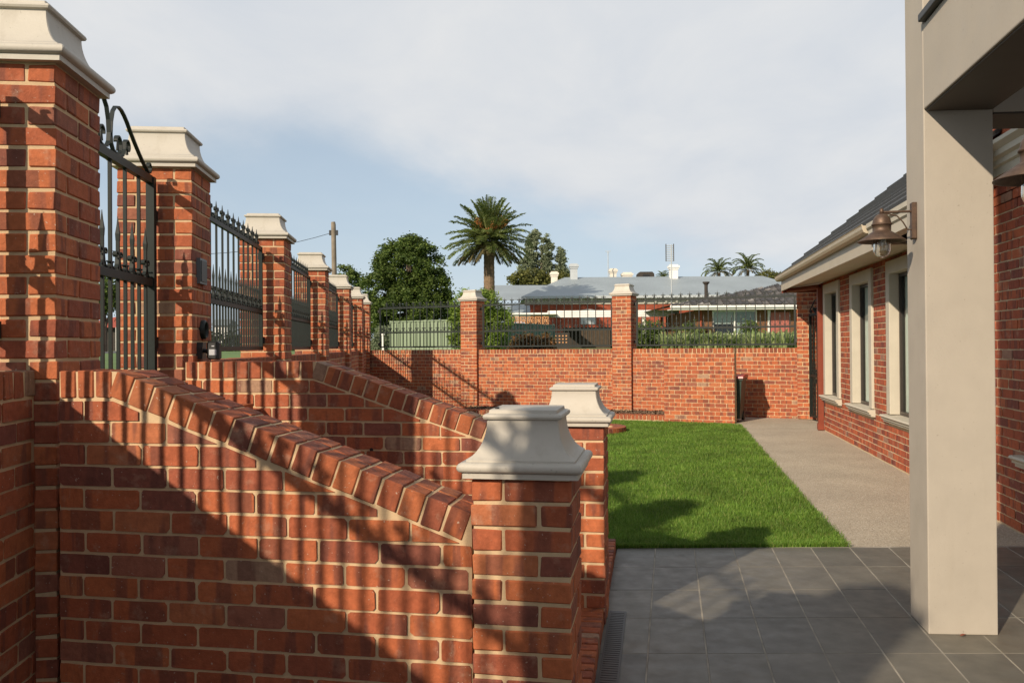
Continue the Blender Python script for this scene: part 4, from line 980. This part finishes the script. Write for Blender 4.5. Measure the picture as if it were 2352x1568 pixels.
def palm(label, base, ztop, tr, fl, rows, mat, group=None, bulge=True):
    t = thing('palm_tree', label, 'palm tree', base, 0, group); H = ztop - base.z
    mb = MB(); pr = []; n = 46
    for i in range(n + 1):
        z = H * i / n; r_ = tr * (1.06 - .16 * (z / H)) + (.045 * tr if i % 2 else 0)
        if bulge and z > H * .86: r_ += tr * .40 * (z - H * .86) / (H * .14)
        pr.append((r_, z - .2))
    mb.lathe(pr, n=18, smooth=False); ob('trunk', mb, M_PALMT, t)
    for k, (cnt, el, dr, sc_, mt) in enumerate(rows):
        ms = [frond_mesh(rad(el + j), fl * sc_, rad(dr), 60, fl * .016, fl * .215, mt, k * 10 + j + 50) for j in (-7, 0, 7)]
        for i in range(cnt):
            a = 2 * math.pi * (i + .5 * (k % 2)) / cnt + random.uniform(-.12, .12); q = tr * .5
            link('frond', random.choice(ms), t, (q * math.cos(a), q * math.sin(a), H - .25 + random.uniform(-.12, .12) + max(0, el) * .004 * fl / 3), (random.uniform(-.1, .1), random.uniform(-.07, .07), a), (random.uniform(.88, 1.08),) * 3)
    return t
Y = 60; b = gp3(1124, Y); zt = zat(548, Y, 1124)
pm = palm('tall date palm with a full crown of feather fronds above the bamboo bush', b, zt, .40, 2.95, [(10, 84, 8, 1.02, M_PALM), (12, 68, 20, 1.0, M_PALM), (13, 48, 34, 1.02, M_PALM), (14, 27, 40, 1.05, M_PALM), (15, 8, 40, 1.08, M_PALM), (15, -8, 36, 1.06, M_PALM), (12, -26, 28, .85, M_PALM2)], M_PALM)
M_FRT = plain('orange_fruit_stalk', (.50, .20, .06), .8, .2, 6)
for i, (ax, el, ln) in enumerate(((2.2, 62, 1.5), (2.6, 50, 1.4), (-.5, 55, 1.7), (-.3, 45, 1.6), (1.4, 75, 1.7), (3.9, 50, 1.5), (-1.2, 40, 1.3), (4.6, 25, 1.1))):
    mb = MB()
    for j in range(26):
        a = ax + random.uniform(-.22, .22); e = rad(el + random.uniform(-12, 10)); k = ln * random.uniform(.7, 1.05)
        p0 = Vector((.2 * math.cos(ax), .2 * math.sin(ax), 0)); p1 = p0 + Vector((math.cos(a) * math.cos(e), math.sin(a) * math.cos(e), math.sin(e))) * k
        mb.tube([p0, p1, p1 + Vector((math.cos(a) * .12, math.sin(a) * .12, -.06))], .018, 4, .022)
    ob('fruit_stalk', mb, M_FRT, pm, (0, 0, zt - b.z + .1))
for x, y, Yb, fl, lb, sd in ((1652, 622, 85, 1.9, 'left of the two drooping feather palms behind the tiled roof', 1), (1718, 615, 85, 1.95, 'right of the two drooping feather palms behind the tiled roof', 2), (1524, 634, 95, 1.1, 'top of a small palm peeping over the grey roof', 3)):
    b = gp3(x, Yb); palm(lb, b, zat(y, Yb, x), .16, fl, [(5, 78, 70, 1, M_PALM), (8, 58, 95, 1, M_PALM), (9, 35, 95, 1, M_PALM), (7, 8, 75, .9, M_PALM2)], M_PALM, 'feather palms over the roofs', False)
# strap-leaved border
def strap_mesh(seed):
    r = np.random.default_rng(seed); V = []; Q = []
    for i in range(46):
        a = r.random() * 6.28; ln = r.uniform(.55, .95); out = r.uniform(.12, .6); w = r.uniform(.022, .036); d = np.array([math.cos(a), math.sin(a), 0]); s = np.array([-d[1], d[0], 0]) * w; p0 = d * r.random() * .12
        pts = [p0 + d * out * ln * t ** 1.6 + np.array([0, 0, ln * (1.05 * t - (.25 + .5 * out) * t ** 2.4)]) for t in (0, .35, .65, .88, 1)]
        for k in range(4):
            k0, k1 = (1, 1, .9, .6, .1)[k], (1, 1, .9, .6, .1)[k + 1]; o = len(V); V += [pts[k] - s * k0, pts[k] + s * k0, pts[k + 1] + s * k1, pts[k + 1] - s * k1]; Q.append((o, o + 1, o + 2, o + 3))
    return np.array(V), np.array(Q)
SVQ = [strap_mesh(i) for i in range(6)]; sv, sq, so = [], [], 0
for Yb, x0_, x1_, stp in ((22.6, 1530, 1850, 24), (24.0, 1545, 1850, 23), (26, 1555, 1850, 22), (28.5, 1580, 1850, 22)):
    x = x0_
    while x < x1_:
        q = gp3(x + random.uniform(-8, 8), Yb + random.uniform(-.5, .5)); V, Q = SVQ[random.randrange(6)]; a = random.uniform(0, 6.3); k = random.uniform(.72, .95)
        Rm = np.array([[math.cos(a), math.sin(a), 0], [-math.sin(a), math.cos(a), 0], [0, 0, 1]]); sv.append(V @ Rm * k + np.array(q)); sq.append(Q + so); so += len(V); x += stp
link('strap_leaved_bed', mesh_np('strap_leaved_bed', np.concatenate(sv), np.concatenate(sq), M_AGA), None, kind='stuff', label='bed of pale green strap-leaved plants beyond the back wall', category='plants')
# metal sheet fences
def sheet_fence(label, p, q, z0, z1, mat, ribs=.26, bays=4):
    d = (q - p); Ln = d.length; r = thing('metal_sheet_fence', label, 'fence', p, math.atan2(d.y, d.x), None)
    for i in range(bays):
        a, b = Ln * i / bays + .04, Ln * (i + 1) / bays - .04; mb = MB(); x = a; n = 0; pts = []
        while x < b: pts += [(x, 0), (x + ribs * .55, 0), (x + ribs * .68, .045), (x + ribs * .87, .045)]; x += ribs
        pts = [t for t in pts if t[0] < b] + [(b, 0)]
        mb.add([(x, y, z) for x, y in pts for z in (z0, z1)], [(2 * j, 2 * j + 2, 2 * j + 3, 2 * j + 1) for j in range(len(pts) - 1)]); ob('fence_sheet', mb, mat, r, (0, 0, -p.z))
        mb = MB(); mb.box(a - .03, b + .03, -.03, .06, z1, z1 + .05); ob('top_rail', mb, mat, r, (0, 0, -p.z))
    for i in range(bays + 1): mb = MB(); x = Ln * i / bays; mb.box(x - .035, x + .035, -.035, .065, z0, z1 + .07); ob('post', mb, mat, r, (0, 0, -p.z))
    return r
M_SAGE = plain('sage_metal', (.20, .25, .165), .5, .06, 1); M_TEAL = plain('teal_metal', (.055, .125, .10), .5, .08, 1)
p = gp3(897, 36); q = gp3(1062, 34); sheet_fence('pale sage green metal sheet fence behind the back wall', p, q, 1.30, zat(738, 35, 980), M_SAGE, .23, 2)
p = gp3(1120, 31); q = gp3(1272, 36); sheet_fence('dark teal metal sheet fence behind the bamboo bush', p, q, 1.30, zat(746, 34, 1220), M_TEAL, .25, 3)
# -- grey-roofed old house
M_CORR, n_, l_, b_ = newmat('grey_corrugated_roof')
wv = n_.new('ShaderNodeTexWave'); wv.inputs['Scale'].default_value = 6; wv.inputs['Distortion'].default_value = 0; l_.new(ocoord(n_), wv.inputs['Vector'])
cc = mixc(n_, l_, .5, (.25, .29, .31), ramp(n_, l_, noise(n_, l_, ocoord(n_), .35, 5), [(.35, .40), (.65, .58)]), 'OVERLAY'); l_.new(cc, b_.inputs['Base Color']); b_.inputs['Roughness'].default_value = .45; b_.inputs['Metallic'].default_value = .1; bump(n_, l_, b_, wv.outputs['Fac'], .3, .02)
M_OLDBR = plain('old_red_brick', (.27, .060, .030), .9, .3, 5, bmp=.3); M_WHITE = plain('white_paint', (.72, .71, .68), .5, .04, 2); M_CREAMP = plain('cream_chimney_paint', (.62, .58, .50), .7, .08, 2); M_GREYP = plain('grey_chimney_paint', (.40, .43, .45), .7, .08, 2)
M_BROWNBR = plain('brown_brick', (.16, .075, .035), .9, .25, 6, bmp=.3); M_SHADE = plain('dark_tone_and_shade', (.035, .028, .022), .8, .2, 3); M_SALMON = plain('salmon_paint', (.36, .11, .085), .6, .06, 2); M_TANBLK = plain('tan_breeze_block', (.48, .24, .11), .85, .15, 3)  # M_SHADE: dark roof fittings, and painted shade at the carport
Yv = 66.0
def V3(x, y, Y): return PY(x, y, Y)
ov_ = thing('old_brick_house', 'long red brick house with grey metal hip roof and many chimneys', 'house', (0, 0, 0))
e1, e2 = V3(1198, 681, Yv), V3(1900, 681, Yv); e1.z = e2.z = zat(681, Yv, 1198); ze = e1.z; rg1, rg2 = V3(1296, 637, Yv + 6.5), V3(1752, 637, Yv + 6.5); rg1.z = rg2.z = zat(637, Yv + 6.5, 1296)
bk1, bk2 = Vector((e1.x, Yv + 13, ze)), Vector((e2.x, Yv + 13, ze))
mb = MB(); mb.add([e1, e2, rg2, rg1, bk1, bk2], [(0, 1, 2, 3), (0, 3, 4), (1, 5, 2), (3, 2, 5, 4)]); ob('roof', mb, M_CORR, ov_)
w1, w2 = V3(1130, 655, Yv + 9), V3(1300, 655, Yv + 9); w3, w4 = V3(1180, 690, Yv + 1), V3(1300, 690, Yv + 1); w0 = V3(1090, 690, Yv + 1)
mb = MB(); mb.add([w0, w4, w2, w1], [(0, 1, 2, 3)]); ob('roof', mb, M_CORR, ov_)
mb = MB(); mb.box(e1.x, e2.x, Yv - .12, Yv + .05, ze - .18, ze + .02); ob('gutter', mb, M_GREYP, ov_)
mb = MB(); mb.box(e1.x + .25, e2.x, Yv + .55, Yv + .7, 1.2, ze - .1); ob('wall', mb, M_OLDBR, ov_)
mb = MB(); mb.box(e1.x + .25, e2.x, Yv + .46, Yv + .545, ze - .62, ze - .12); ob('frieze', mb, M_CREAMP, ov_)
for i in range(16):
    if i == 0: bb = MB(); bb.prismx([(0, 0), (-.38, 0), (-.38, -.10), (-.1, -.42), (0, -.5)], -.07, .07); bm_ = bb.mesh('eave_bracket', M_WHITE); fixn(bm_)
    link('eave_bracket', bm_, ov_, (e1.x + .5 + i * .85, Yv + .455, ze - .14))
for x, y0, y1, w, mt, Yc in ((1273, 624, 640, 10, M_CREAMP, 72), (1318, 606, 640, 11, M_GREYP, 72), (1408, 617, 640, 10, M_CREAMP, 75), (1440, 626, 640, 13, M_CREAMP, 75), (1547, 608, 640, 12, M_WHITE, 72)):
    p = V3(x, y1, Yc); zt = zat(y0, Yc, x); h = w * Yc / F; ch = MB(); ch.box(p.x - h * .72, p.x + h * .72, Yc - h * .72, Yc + h * .72, p.z - 1.2, zt - .42); c_ = ob('chimney', ch, mt, ov_)
    cp_ = MB(); cp_.box(p.x - h * .86, p.x + h * .86, Yc - h * .86, Yc + h * .86, zt - .42, zt - .28); cp_.box(p.x - h, p.x + h, Yc - h, Yc + h, zt - .28, zt - .10); cp_.box(p.x - h * .75, p.x + h * .75, Yc - h * .75, Yc + h * .75, zt - .10, zt); ob('chimney_cap', cp_, mt, c_)
p = V3(1353, 718, Yv); aw = MB(); aw.box(p.x - .62, p.x + .62, Yv + .50, Yv + .56, p.z - .9, p.z + .15)
aw.prismy([(p.x + .62 * math.cos(t), p.z + .15 + .16 * math.sin(t)) for t in [math.pi * i / 8 for i in range(9)]], Yv + .50, Yv + .56); me = aw.mesh('window', M_GREYP); fixn(me); link('window', me, ov_)
# curved verandah roof at the left end of it
pa, pb = V3(1172, 724, Yv - 2), V3(1218, 724, Yv - 2); zb_, zt_ = pa.z, zat(699, Yv - 2, 1195); vm = MB(); n = 8
pts = [(Yv - 2.6 + 2.0 * math.sin(math.pi / 2 * i / n) ** 1.6, zb_ + (zt_ - zb_) * math.sin(math.pi / 2 * i / n)) for i in range(n + 1)]
for i in range(n): vm.add([(pa.x - 1.5, *pts[i]), (pb.x, *pts[i]), (pb.x, *pts[i + 1]), (pa.x - 1.5, *pts[i + 1])], [(0, 1, 2, 3)])
ob('verandah_roof', vm, M_CORR, ov_)
vm = MB(); vm.box(pa.x - 1.5, pb.x, Yv - 2.66, Yv - 2.55, zb_ - .5, zb_); ob('verandah_fringe', vm, M_CREAMP, ov_)
# roof tank, vent pipe, aerials
p = V3(1482, 638, 75); tk = thing('roof_tank', 'dark squat cooler box on the grey roof ridge', 'roof unit', p); mb = MB(); mb.prismy([(-.75, -.3), (.75, -.3), (.72, .32), (.55, .5), (-.55, .5), (-.72, .32)], -.6, .6); me = mb.mesh('body', M_SHADE); fixn(me); link('body', me, tk)
mb = MB(); mb.box(-.3, .3, -.61, -.55, -.2, .25); ob('grille', mb, M_BLACK, tk)
def aerial(label, x, ytop, ybot, Y, els, boom=.0):
    p = V3(x, ybot, Y); r = thing('tv_aerial', label, 'aerial', p); h = zat(ytop, Y, x) - p.z; mb = MB(); mb.tube([(0, 0, 0), (0, 0, h)], .035, 6); ob('mast', mb, M_GREYP, r)
    for (z, w, off) in els: mb = MB(); mb.tube([(off - w / 2, 0, h + z), (off + w / 2, 0, h + z)], .025, 5); ob('element', mb, M_GREYP, r)
    return r
aerial('thin TV aerial with a small crosspiece above the cream chimney', 1397, 577, 637, 74, [(0, .5, 0), (-.12, .25, 0)])
ga_ = aerial('tall TV aerial with a ladder-like grid standing over the white chimney', 1543, 562, 705, 50, [(-.05 - .13 * i, .46, -.09) for i in range(8)])
mb = MB(); hh = zat(562, 50, 1543) - V3(1543, 705, 50).z
for x in (-.32, .14): mb.tube([(x, 0, hh - 1.0), (x, 0, hh + .05)], .03, 5)
ob('grid_frame', mb, M_SHADE, ga_)
p = V3(1622, 690, 47); vp = thing('vent_pipe', 'dark vent pipe with flared cap on the tiled roof', 'vent pipe', p); mb = MB(); h = zat(648, 47, 1622) - p.z; mb.tube([(0, 0, 0), (0, 0, h - .1)], .10, 10); ob('pipe', mb, M_SHADE, vp); mb = MB(); mb.lathe([(.10, h - .15), (.2, h - .03), (.2, h + .02), (.0, h + .03)], n=12); ob('flared_cap', mb, M_SHADE, vp)
# -- carport
M_PALING = plain('shade_dark_palings', (.065, .045, .028), .8, .2, 4)  # palings coloured dark to stand for the shade under the carport
cpt = thing('carport', 'flat white-fasciaed carport in front of the old red brick house', 'carport', (0, 0, 0)); Yc = 50.0
za, zb2 = zat(729, Yc, 1330), zat(713, Yc, 1330); xa, xb = V3(1258, 720, Yc).x, V3(1560, 720, Yc).x
for i in range(3):                                         # the fascia is three boards
    mb = MB(); hB = (zb2 - za) / 3; mb.box(xa, xb, Yc - .06, Yc, za + hB * i + .01, za + hB * (i + 1)); ob('fascia_board', mb, M_WHITE, cpt)
mb = MB(); mb.box(xa, xb, Yc + .002, Yc + 6, zb2 - .14, zb2 - .05); ob('roof', mb, M_CORR, cpt)
for x in (1284, 1478, 1520):
    q = V3(x, 750, Yc + .2); mb = MB(); w = .22 if x == 1284 else .08; mb.box(q.x - w, q.x + w, Yc + .05, Yc + .05 + 2 * w, 1.2, za); ob('post', mb, M_WHITE if x == 1478 else M_OLDBR, cpt)
mb = MB(); mb.box(xa + .2, xb + 3, Yc + 6, Yc + 6.1, 1.2, zat(752, Yc + 6, 1330)); ob('back_screen', mb, M_SHADE, cpt)  # dark panel in place of the shade deep under the carport
q0_, q1_ = V3(1335, 770, Yc + 1).x, V3(1402, 770, Yc + 1).x
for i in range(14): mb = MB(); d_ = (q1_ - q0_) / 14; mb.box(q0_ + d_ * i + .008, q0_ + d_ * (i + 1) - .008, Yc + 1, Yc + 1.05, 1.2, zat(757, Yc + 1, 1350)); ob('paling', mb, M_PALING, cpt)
bw_ = thing('breeze_block_wall', 'tan breeze-block screen with cross pattern beside the carport', 'screen wall', (0, 0, 0)); Yb = 48.0
z0_, z1_ = zat(746, Yb, 1220), zat(727, Yb, 1220); x0_, x1_ = V3(1176, 730, Yb).x, V3(1262, 730, Yb).x; nb = 5; d_ = (x1_ - x0_) / nb
for i in range(nb):
    mb = MB(); a, b = x0_ + d_ * i + .01, x0_ + d_ * (i + 1) - .01; t = .05
    mb.box(a, a + t, Yb, Yb + .1, z0_, z1_); mb.box(b - t, b, Yb, Yb + .1, z0_, z1_); mb.box(a + t, b - t, Yb, Yb + .1, z0_, z0_ + t); mb.box(a + t, b - t, Yb, Yb + .1, z1_ - t, z1_)
    cx_, cz_ = (a + b) / 2, (z0_ + z1_) / 2
    for an in (0, math.pi / 4, math.pi / 2, -math.pi / 4): mb.obox((cx_, Yb + .05 + .002 * an, cz_), (.24, .04, .022), Matrix.Rotation(an, 3, 'Y'))
    ob('block', mb, M_TANBLK, bw_)
mb = MB(); mb.box(x0_ - 2, x1_, Yb + .01, Yb + .12, 1.2, z0_ - .005); ob('base_wall', mb, M_TANBLK, bw_)
mb = MB(); mb.box(x0_ + .02, x1_ + .5, Yb - .1, Yb + 2, z1_ + .12, z1_ + .22); ob('roof_edge', mb, M_WHITE, bw_)
# small perforated brick screen, its dark tone standing in for the carport's shade
ps = thing('perforated_brick_screen', 'perforated brick pier coloured dark for the carport shade', 'screen wall', V3(1290, 800, 44)); ps.location.z = 1.3
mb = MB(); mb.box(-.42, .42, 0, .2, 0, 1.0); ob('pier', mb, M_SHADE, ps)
for i in range(4):
    for j in range(3): mb = MB(); mb.box(-.33 + i * .18, -.25 + i * .18, -.03, -.002, .45 + j * .17, .52 + j * .17); ob('block', mb, M_TANBLK, ps)
# -- brown house with tiled roof
bh = thing('brown_brick_house', 'brown brick house with white fascia and dark speckled tile roof', 'house', (0, 0, 0)); Yh = 42.0
xl, xr = V3(1541, 705, Yh).x, 22.0; zf0, zf1 = zat(716, Yh, 1560), zat(701, Yh, 1560)
mb = MB(); mb.box(xl, xr, Yh - .03, Yh + .03, zf0 + .10, zf1); ob('fascia', mb, M_WHITE, bh)
mb = MB(); mb.box(xl - .05, xr, Yh - .14, Yh - .032, zf1 - .13, zf1 + .01); ob('gutter', mb, M_WHITE, bh)
mb = MB(); mb.box(xl, xr, Yh + .032, Yh + .95, zf0 + .10, zf0 + .14); ob('soffit', mb, M_WHITE, bh)
wx = V3(1596, 740, Yh + .9).x; wa, wb = V3(1636, 740, Yh + .9).x, V3(1738, 740, Yh + .9).x; wz0, wz1 = zat(768, Yh + .9, 1690), zat(713, Yh + .9, 1690)
da, db = V3(1770, 740, Yh + .9).x, V3(1812, 740, Yh + .9).x
mb = MB(); mb.box(wx, wa, Yh + .9, Yh + 1.1, 1.2, zf0 + .1); mb.box(wb, xr, Yh + .9, Yh + 1.1, 1.2, zf0 + .1); mb.box(wa, wb, Yh + .9, Yh + 1.1, 1.2, wz0); mb.box(wa, wb, Yh + .9, Yh + 1.1, wz1, zf0 + .1); mb.box(wx, wx + .2, Yh + 1.1, Yh + 9, 1.2, zf0 + .1); ob('wall', mb, M_BROWNBR, bh)
fr = MB(); t = .06; mid = (wa + wb) / 2
for a, b, c, d in ((wa, wa + t, wz0, wz1), (wb - t, wb, wz0, wz1), (mid - t / 2, mid + t / 2, wz0, wz1), (wa + t, mid - t / 2, wz1 - t, wz1), (mid + t / 2, wb - t, wz1 - t, wz1), (wa + t, mid - t / 2, wz0, wz0 + t), (mid + t / 2, wb - t, wz0, wz0 + t)): fr.box(a, b, Yh + .86, Yh + .96, c, d)
wnd = ob('window', fr, M_WHITE, bh)
M_BLIND = plain('white_blind', (.56, .56, .54), .8, .04, 3)
mb = MB(); mb.box(wa + t, mid - t / 2, Yh + .99, Yh + 1.0, wz0 + .55, wz1 - t); ob('blind', mb, M_BLIND, wnd)
mb = MB(); mb.box(mid + t / 2, wb - t, Yh + .99, Yh + 1.0, wz0 + t, wz1 - t); ob('blind', mb, plain('grey_blind', (.36, .38, .38), .8, .05, 3), wnd)
mb = MB(); mb.box(wa, wb, Yh + 1.3, Yh + 1.32, wz0, wz1); ob('room_back', mb, M_BLACK, wnd)
mb = MB(); mb.quad((wa + t, Yh + .92, wz0 + t), (wb - t, Yh + .92, wz0 + t), (wb - t, Yh + .92, wz1 - t), (wa + t, Yh + .92, wz1 - t)); ob('pane', mb, M_PANE, wnd)
mb = MB(); mb.box(da, db, Yh + .84, Yh + .895, 1.3, zat(717, Yh + .9, 1790)); d_ = ob('door', mb, M_SALMON, bh)
mb = MB(); mb.box(da - .16, da - .02, Yh + .85, Yh + .896, 1.3, zat(712, Yh + .9, 1770)); ob('door_frame', mb, M_WHITE, bh)
mb = MB(); q = V3(1610, 740, Yh + .85); mb.tube([(q.x, Yh + .84, 1.3), (q.x, Yh + .84, zf0 + .08)], .05, 8); ob('downpipe', mb, M_OLDBR, bh)
# hip roof of separate tiles
rz_ = zat(641, 47.5, 1862); rx_ = V3(1862, 641, 47.5).x; run = 5.5; slope = (rz_ - zf1) / run; rows_ = 17; dwn = run / rows_
mb = MB(); hx = (rx_ - xl) / run
mb.add([(xl - .1, Yh - .12, zf1 - .01), (xr, Yh - .12, zf1 - .01), (xr, Yh + run, rz_ - .03), (rx_, Yh + run, rz_ - .03), (xl - .1, Yh + 2 * run, zf1 - .01)], [(0, 1, 2, 3), (0, 3, 4)]); ob('roof', mb, M_SHADE, bh)
tl = MB(); tw = .33
for i in range(rows_):
    y0_, y1_ = Yh - .14 + dwn * i, Yh - .14 + dwn * (i + 1) + .05; zz0 = zf1 + slope * dwn * i; x = xl + hx * dwn * i + (.16 if i % 2 else 0)
    while x < min(xr, 19.5):
        u = random.uniform(-.012, .012); zz1 = zz0 + slope * (dwn + .05)
        xs4 = (x, x + tw * .3, x + tw * .62, x + tw - .02); hs4 = (.07, .03, .03, .085)
        vs = [(a, y0_, zz0 + h_ + u) for a, h_ in zip(xs4, hs4)] + [(a, y1_, zz1 + h_ - .03 + u) for a, h_ in zip(xs4, hs4)] + [(a, y0_, zz0 - .02) for a in xs4]
        tl.add(vs, [(j, j + 1, j + 5, j + 4) for j in range(3)] + [(8 + j, 9 + j, j + 1, j) for j in range(3)]); x += tw
M_TILE2, n_, l_, b_ = newmat('speckled_roof_tile'); rr_ = n_.new('ShaderNodeNewGeometry').outputs['Random Per Island']
cc = ramp(n_, l_, rr_, [(0, (.025, .022, .020)), (.6, (.048, .042, .038)), (.88, (.095, .083, .074)), (1, (.26, .24, .22))]); cc = mixc(n_, l_, .5, cc, ramp(n_, l_, noise(n_, l_, ocoord(n_), 6, 5), [(.3, .3), (.7, .7)]), 'OVERLAY'); l_.new(cc, b_.inputs['Base Color']); b_.inputs['Roughness'].default_value = .55
ob('roof_tile', tl, M_TILE2, bh, kind='stuff')
# -- street side
pb_ = gp3(767, 60); pole = thing('utility_pole', 'weathered timber utility pole behind the street fence caps', 'utility pole', pb_); zt = zat(510, 60, 766) - GZ
M_POLE = plain('weathered_timber', (.20, .165, .125), .9, .2, 2, bmp=.4); mb = MB(); mb.tube([(.06, 0, -.3), (.05, 0, zt * .5), (0, 0, zt - .2), (-.02, 0, zt)], .21, 10, .15); ob('shaft', mb, M_POLE, pole)
for s_ in (-.22, .24): mb = MB(); mb.box(s_ - .08, s_ + .08, -.1, .1, zt - .95, zt - .6); ob('insulator', mb, M_BLACK, pole)
def wire(label, pts, r=.018):
    mb = MB(); mb.tube(pts, r, 5); o = ob('power_line', mb, M_BLACK, None); o['label'] = label; o['category'] = 'cable'; o['group'] = 'overhead cables'; return o
top = Vector((pb_.x - .2, 60, GZ + zt - .8)); far = PY(120, 556, 48); wire('overhead cable running left from the top of the utility pole', [top + (far - top) * t - Vector((0, 0, 1.1 * 4 * t * (1 - t))) for t in [i / 14 for i in range(15)]])
a = PY(200, 580, 60); c = PY(330, 590, 75); wire('thin overhead cable seen through the garden gate', [PY(150, 568, 60), PY(330, 592, 60)], .015)
b = gp3(238, 50); tree('dark street tree seen through the garden gate bars', 'tree', b, [lob(225, 675, 55, 40, 50, b), lob(262, 690, 34, 44, 50, b), lob(190, 690, 50, 44, 50, b)], 150, 50, .10, M_LDARK, .2, seed=21)
sh_ = thing('red_roofed_house', 'low dark house with red tiled roof across the street', 'house', (0, 0, 0)); Ys = 70.0; xa, xb = V3(150, 750, Ys).x, V3(330, 750, Ys).x; ez, rzz = zat(752, Ys, 250), zat(727, Ys + 4, 250)
mb = MB(); mb.box(xa + .5, xb - .5, Ys + .6, Ys + 8, 1.2, ez); ob('wall', mb, M_SHADE, sh_)
mb = MB(); mb.add([(xa, Ys, ez), (xb, Ys, ez), (xb - 2.5, Ys + 4, rzz), (xa + 2.5, Ys + 4, rzz), (xa, Ys + 8.6, ez), (xb, Ys + 8.6, ez)], [(0, 1, 2, 3), (0, 3, 4), (1, 5, 2), (3, 2, 5, 4)]); ob('roof', mb, plain('red_roof_tile', (.30, .055, .028), .8, .2, 2), sh_)
for x in (268, 300): q = V3(x, 780, Ys - .3); mb = MB(); mb.box(q.x - .09, q.x + .09, Ys - .3, Ys - .1, 1.2, ez); ob('verandah_post', mb, M_WHITE, sh_)
b = gp3(560, 44); V_, Q_ = leaves(420, 40, [(x, random.uniform(-.4, .4), random.uniform(.2, .6), 1.0, .8, random.uniform(.5, .95)) for x in np.arange(-4.5, 6.5, .7)], .07, seed=31, shell=.7)
hg = link('hedge', mesh_np('hedge', V_, Q_, M_LHED), None, b, label='dark green clipped hedge across the street seen through the fence', category='hedge')
q = V3(505, 770, 62); wb2 = thing('white_shed', 'small white wall glimpsed through the first fence panel', 'shed', (q.x, 62, 1.3)); mb = MB(); mb.box(-.55, .55, 0, 2, 0, 2.0); ob('wall', mb, M_WHITE, wb2); mb = MB(); mb.prismx([(-.2, 2.0), (2.2, 2.0), (1, 2.5)], -.7, .7); me = mb.mesh('roof', M_CORR); fixn(me); link('roof', me, wb2)
q = gp3(879, 38); wp = thing('white_post', 'short white post left of the pale green fence', 'post', q); mb = MB(); mb.box(-.045, .045, -.045, .045, -.2, zat(770, 38, 879) - GZ); ob('shaft', mb, M_WHITE, wp); mb = MB(); mb.box(-.075, .075, -.075, .075, zat(770, 38, 879) - GZ, zat(766, 38, 879) - GZ); ob('cap', mb, M_WHITE, wp)
# far belt of trees closing the horizon
lobs = []
for i in range(70):
    x = -170 + 5.2 * i + random.uniform(-2, 2); lobs.append((x, random.uniform(-8, 8), random.uniform(.5, 1.6), 3.6, 3, random.uniform(1.6, 3.0)))
V_, Q_ = leaves(1500, 16, lobs, .5, seed=41, shell=.6); link('far_tree_belt', mesh_np('far_tree_belt', V_, Q_, M_LHED), None, (0, 190, GZ), kind='stuff', label='low dark line of far trees along the horizon', category='trees')
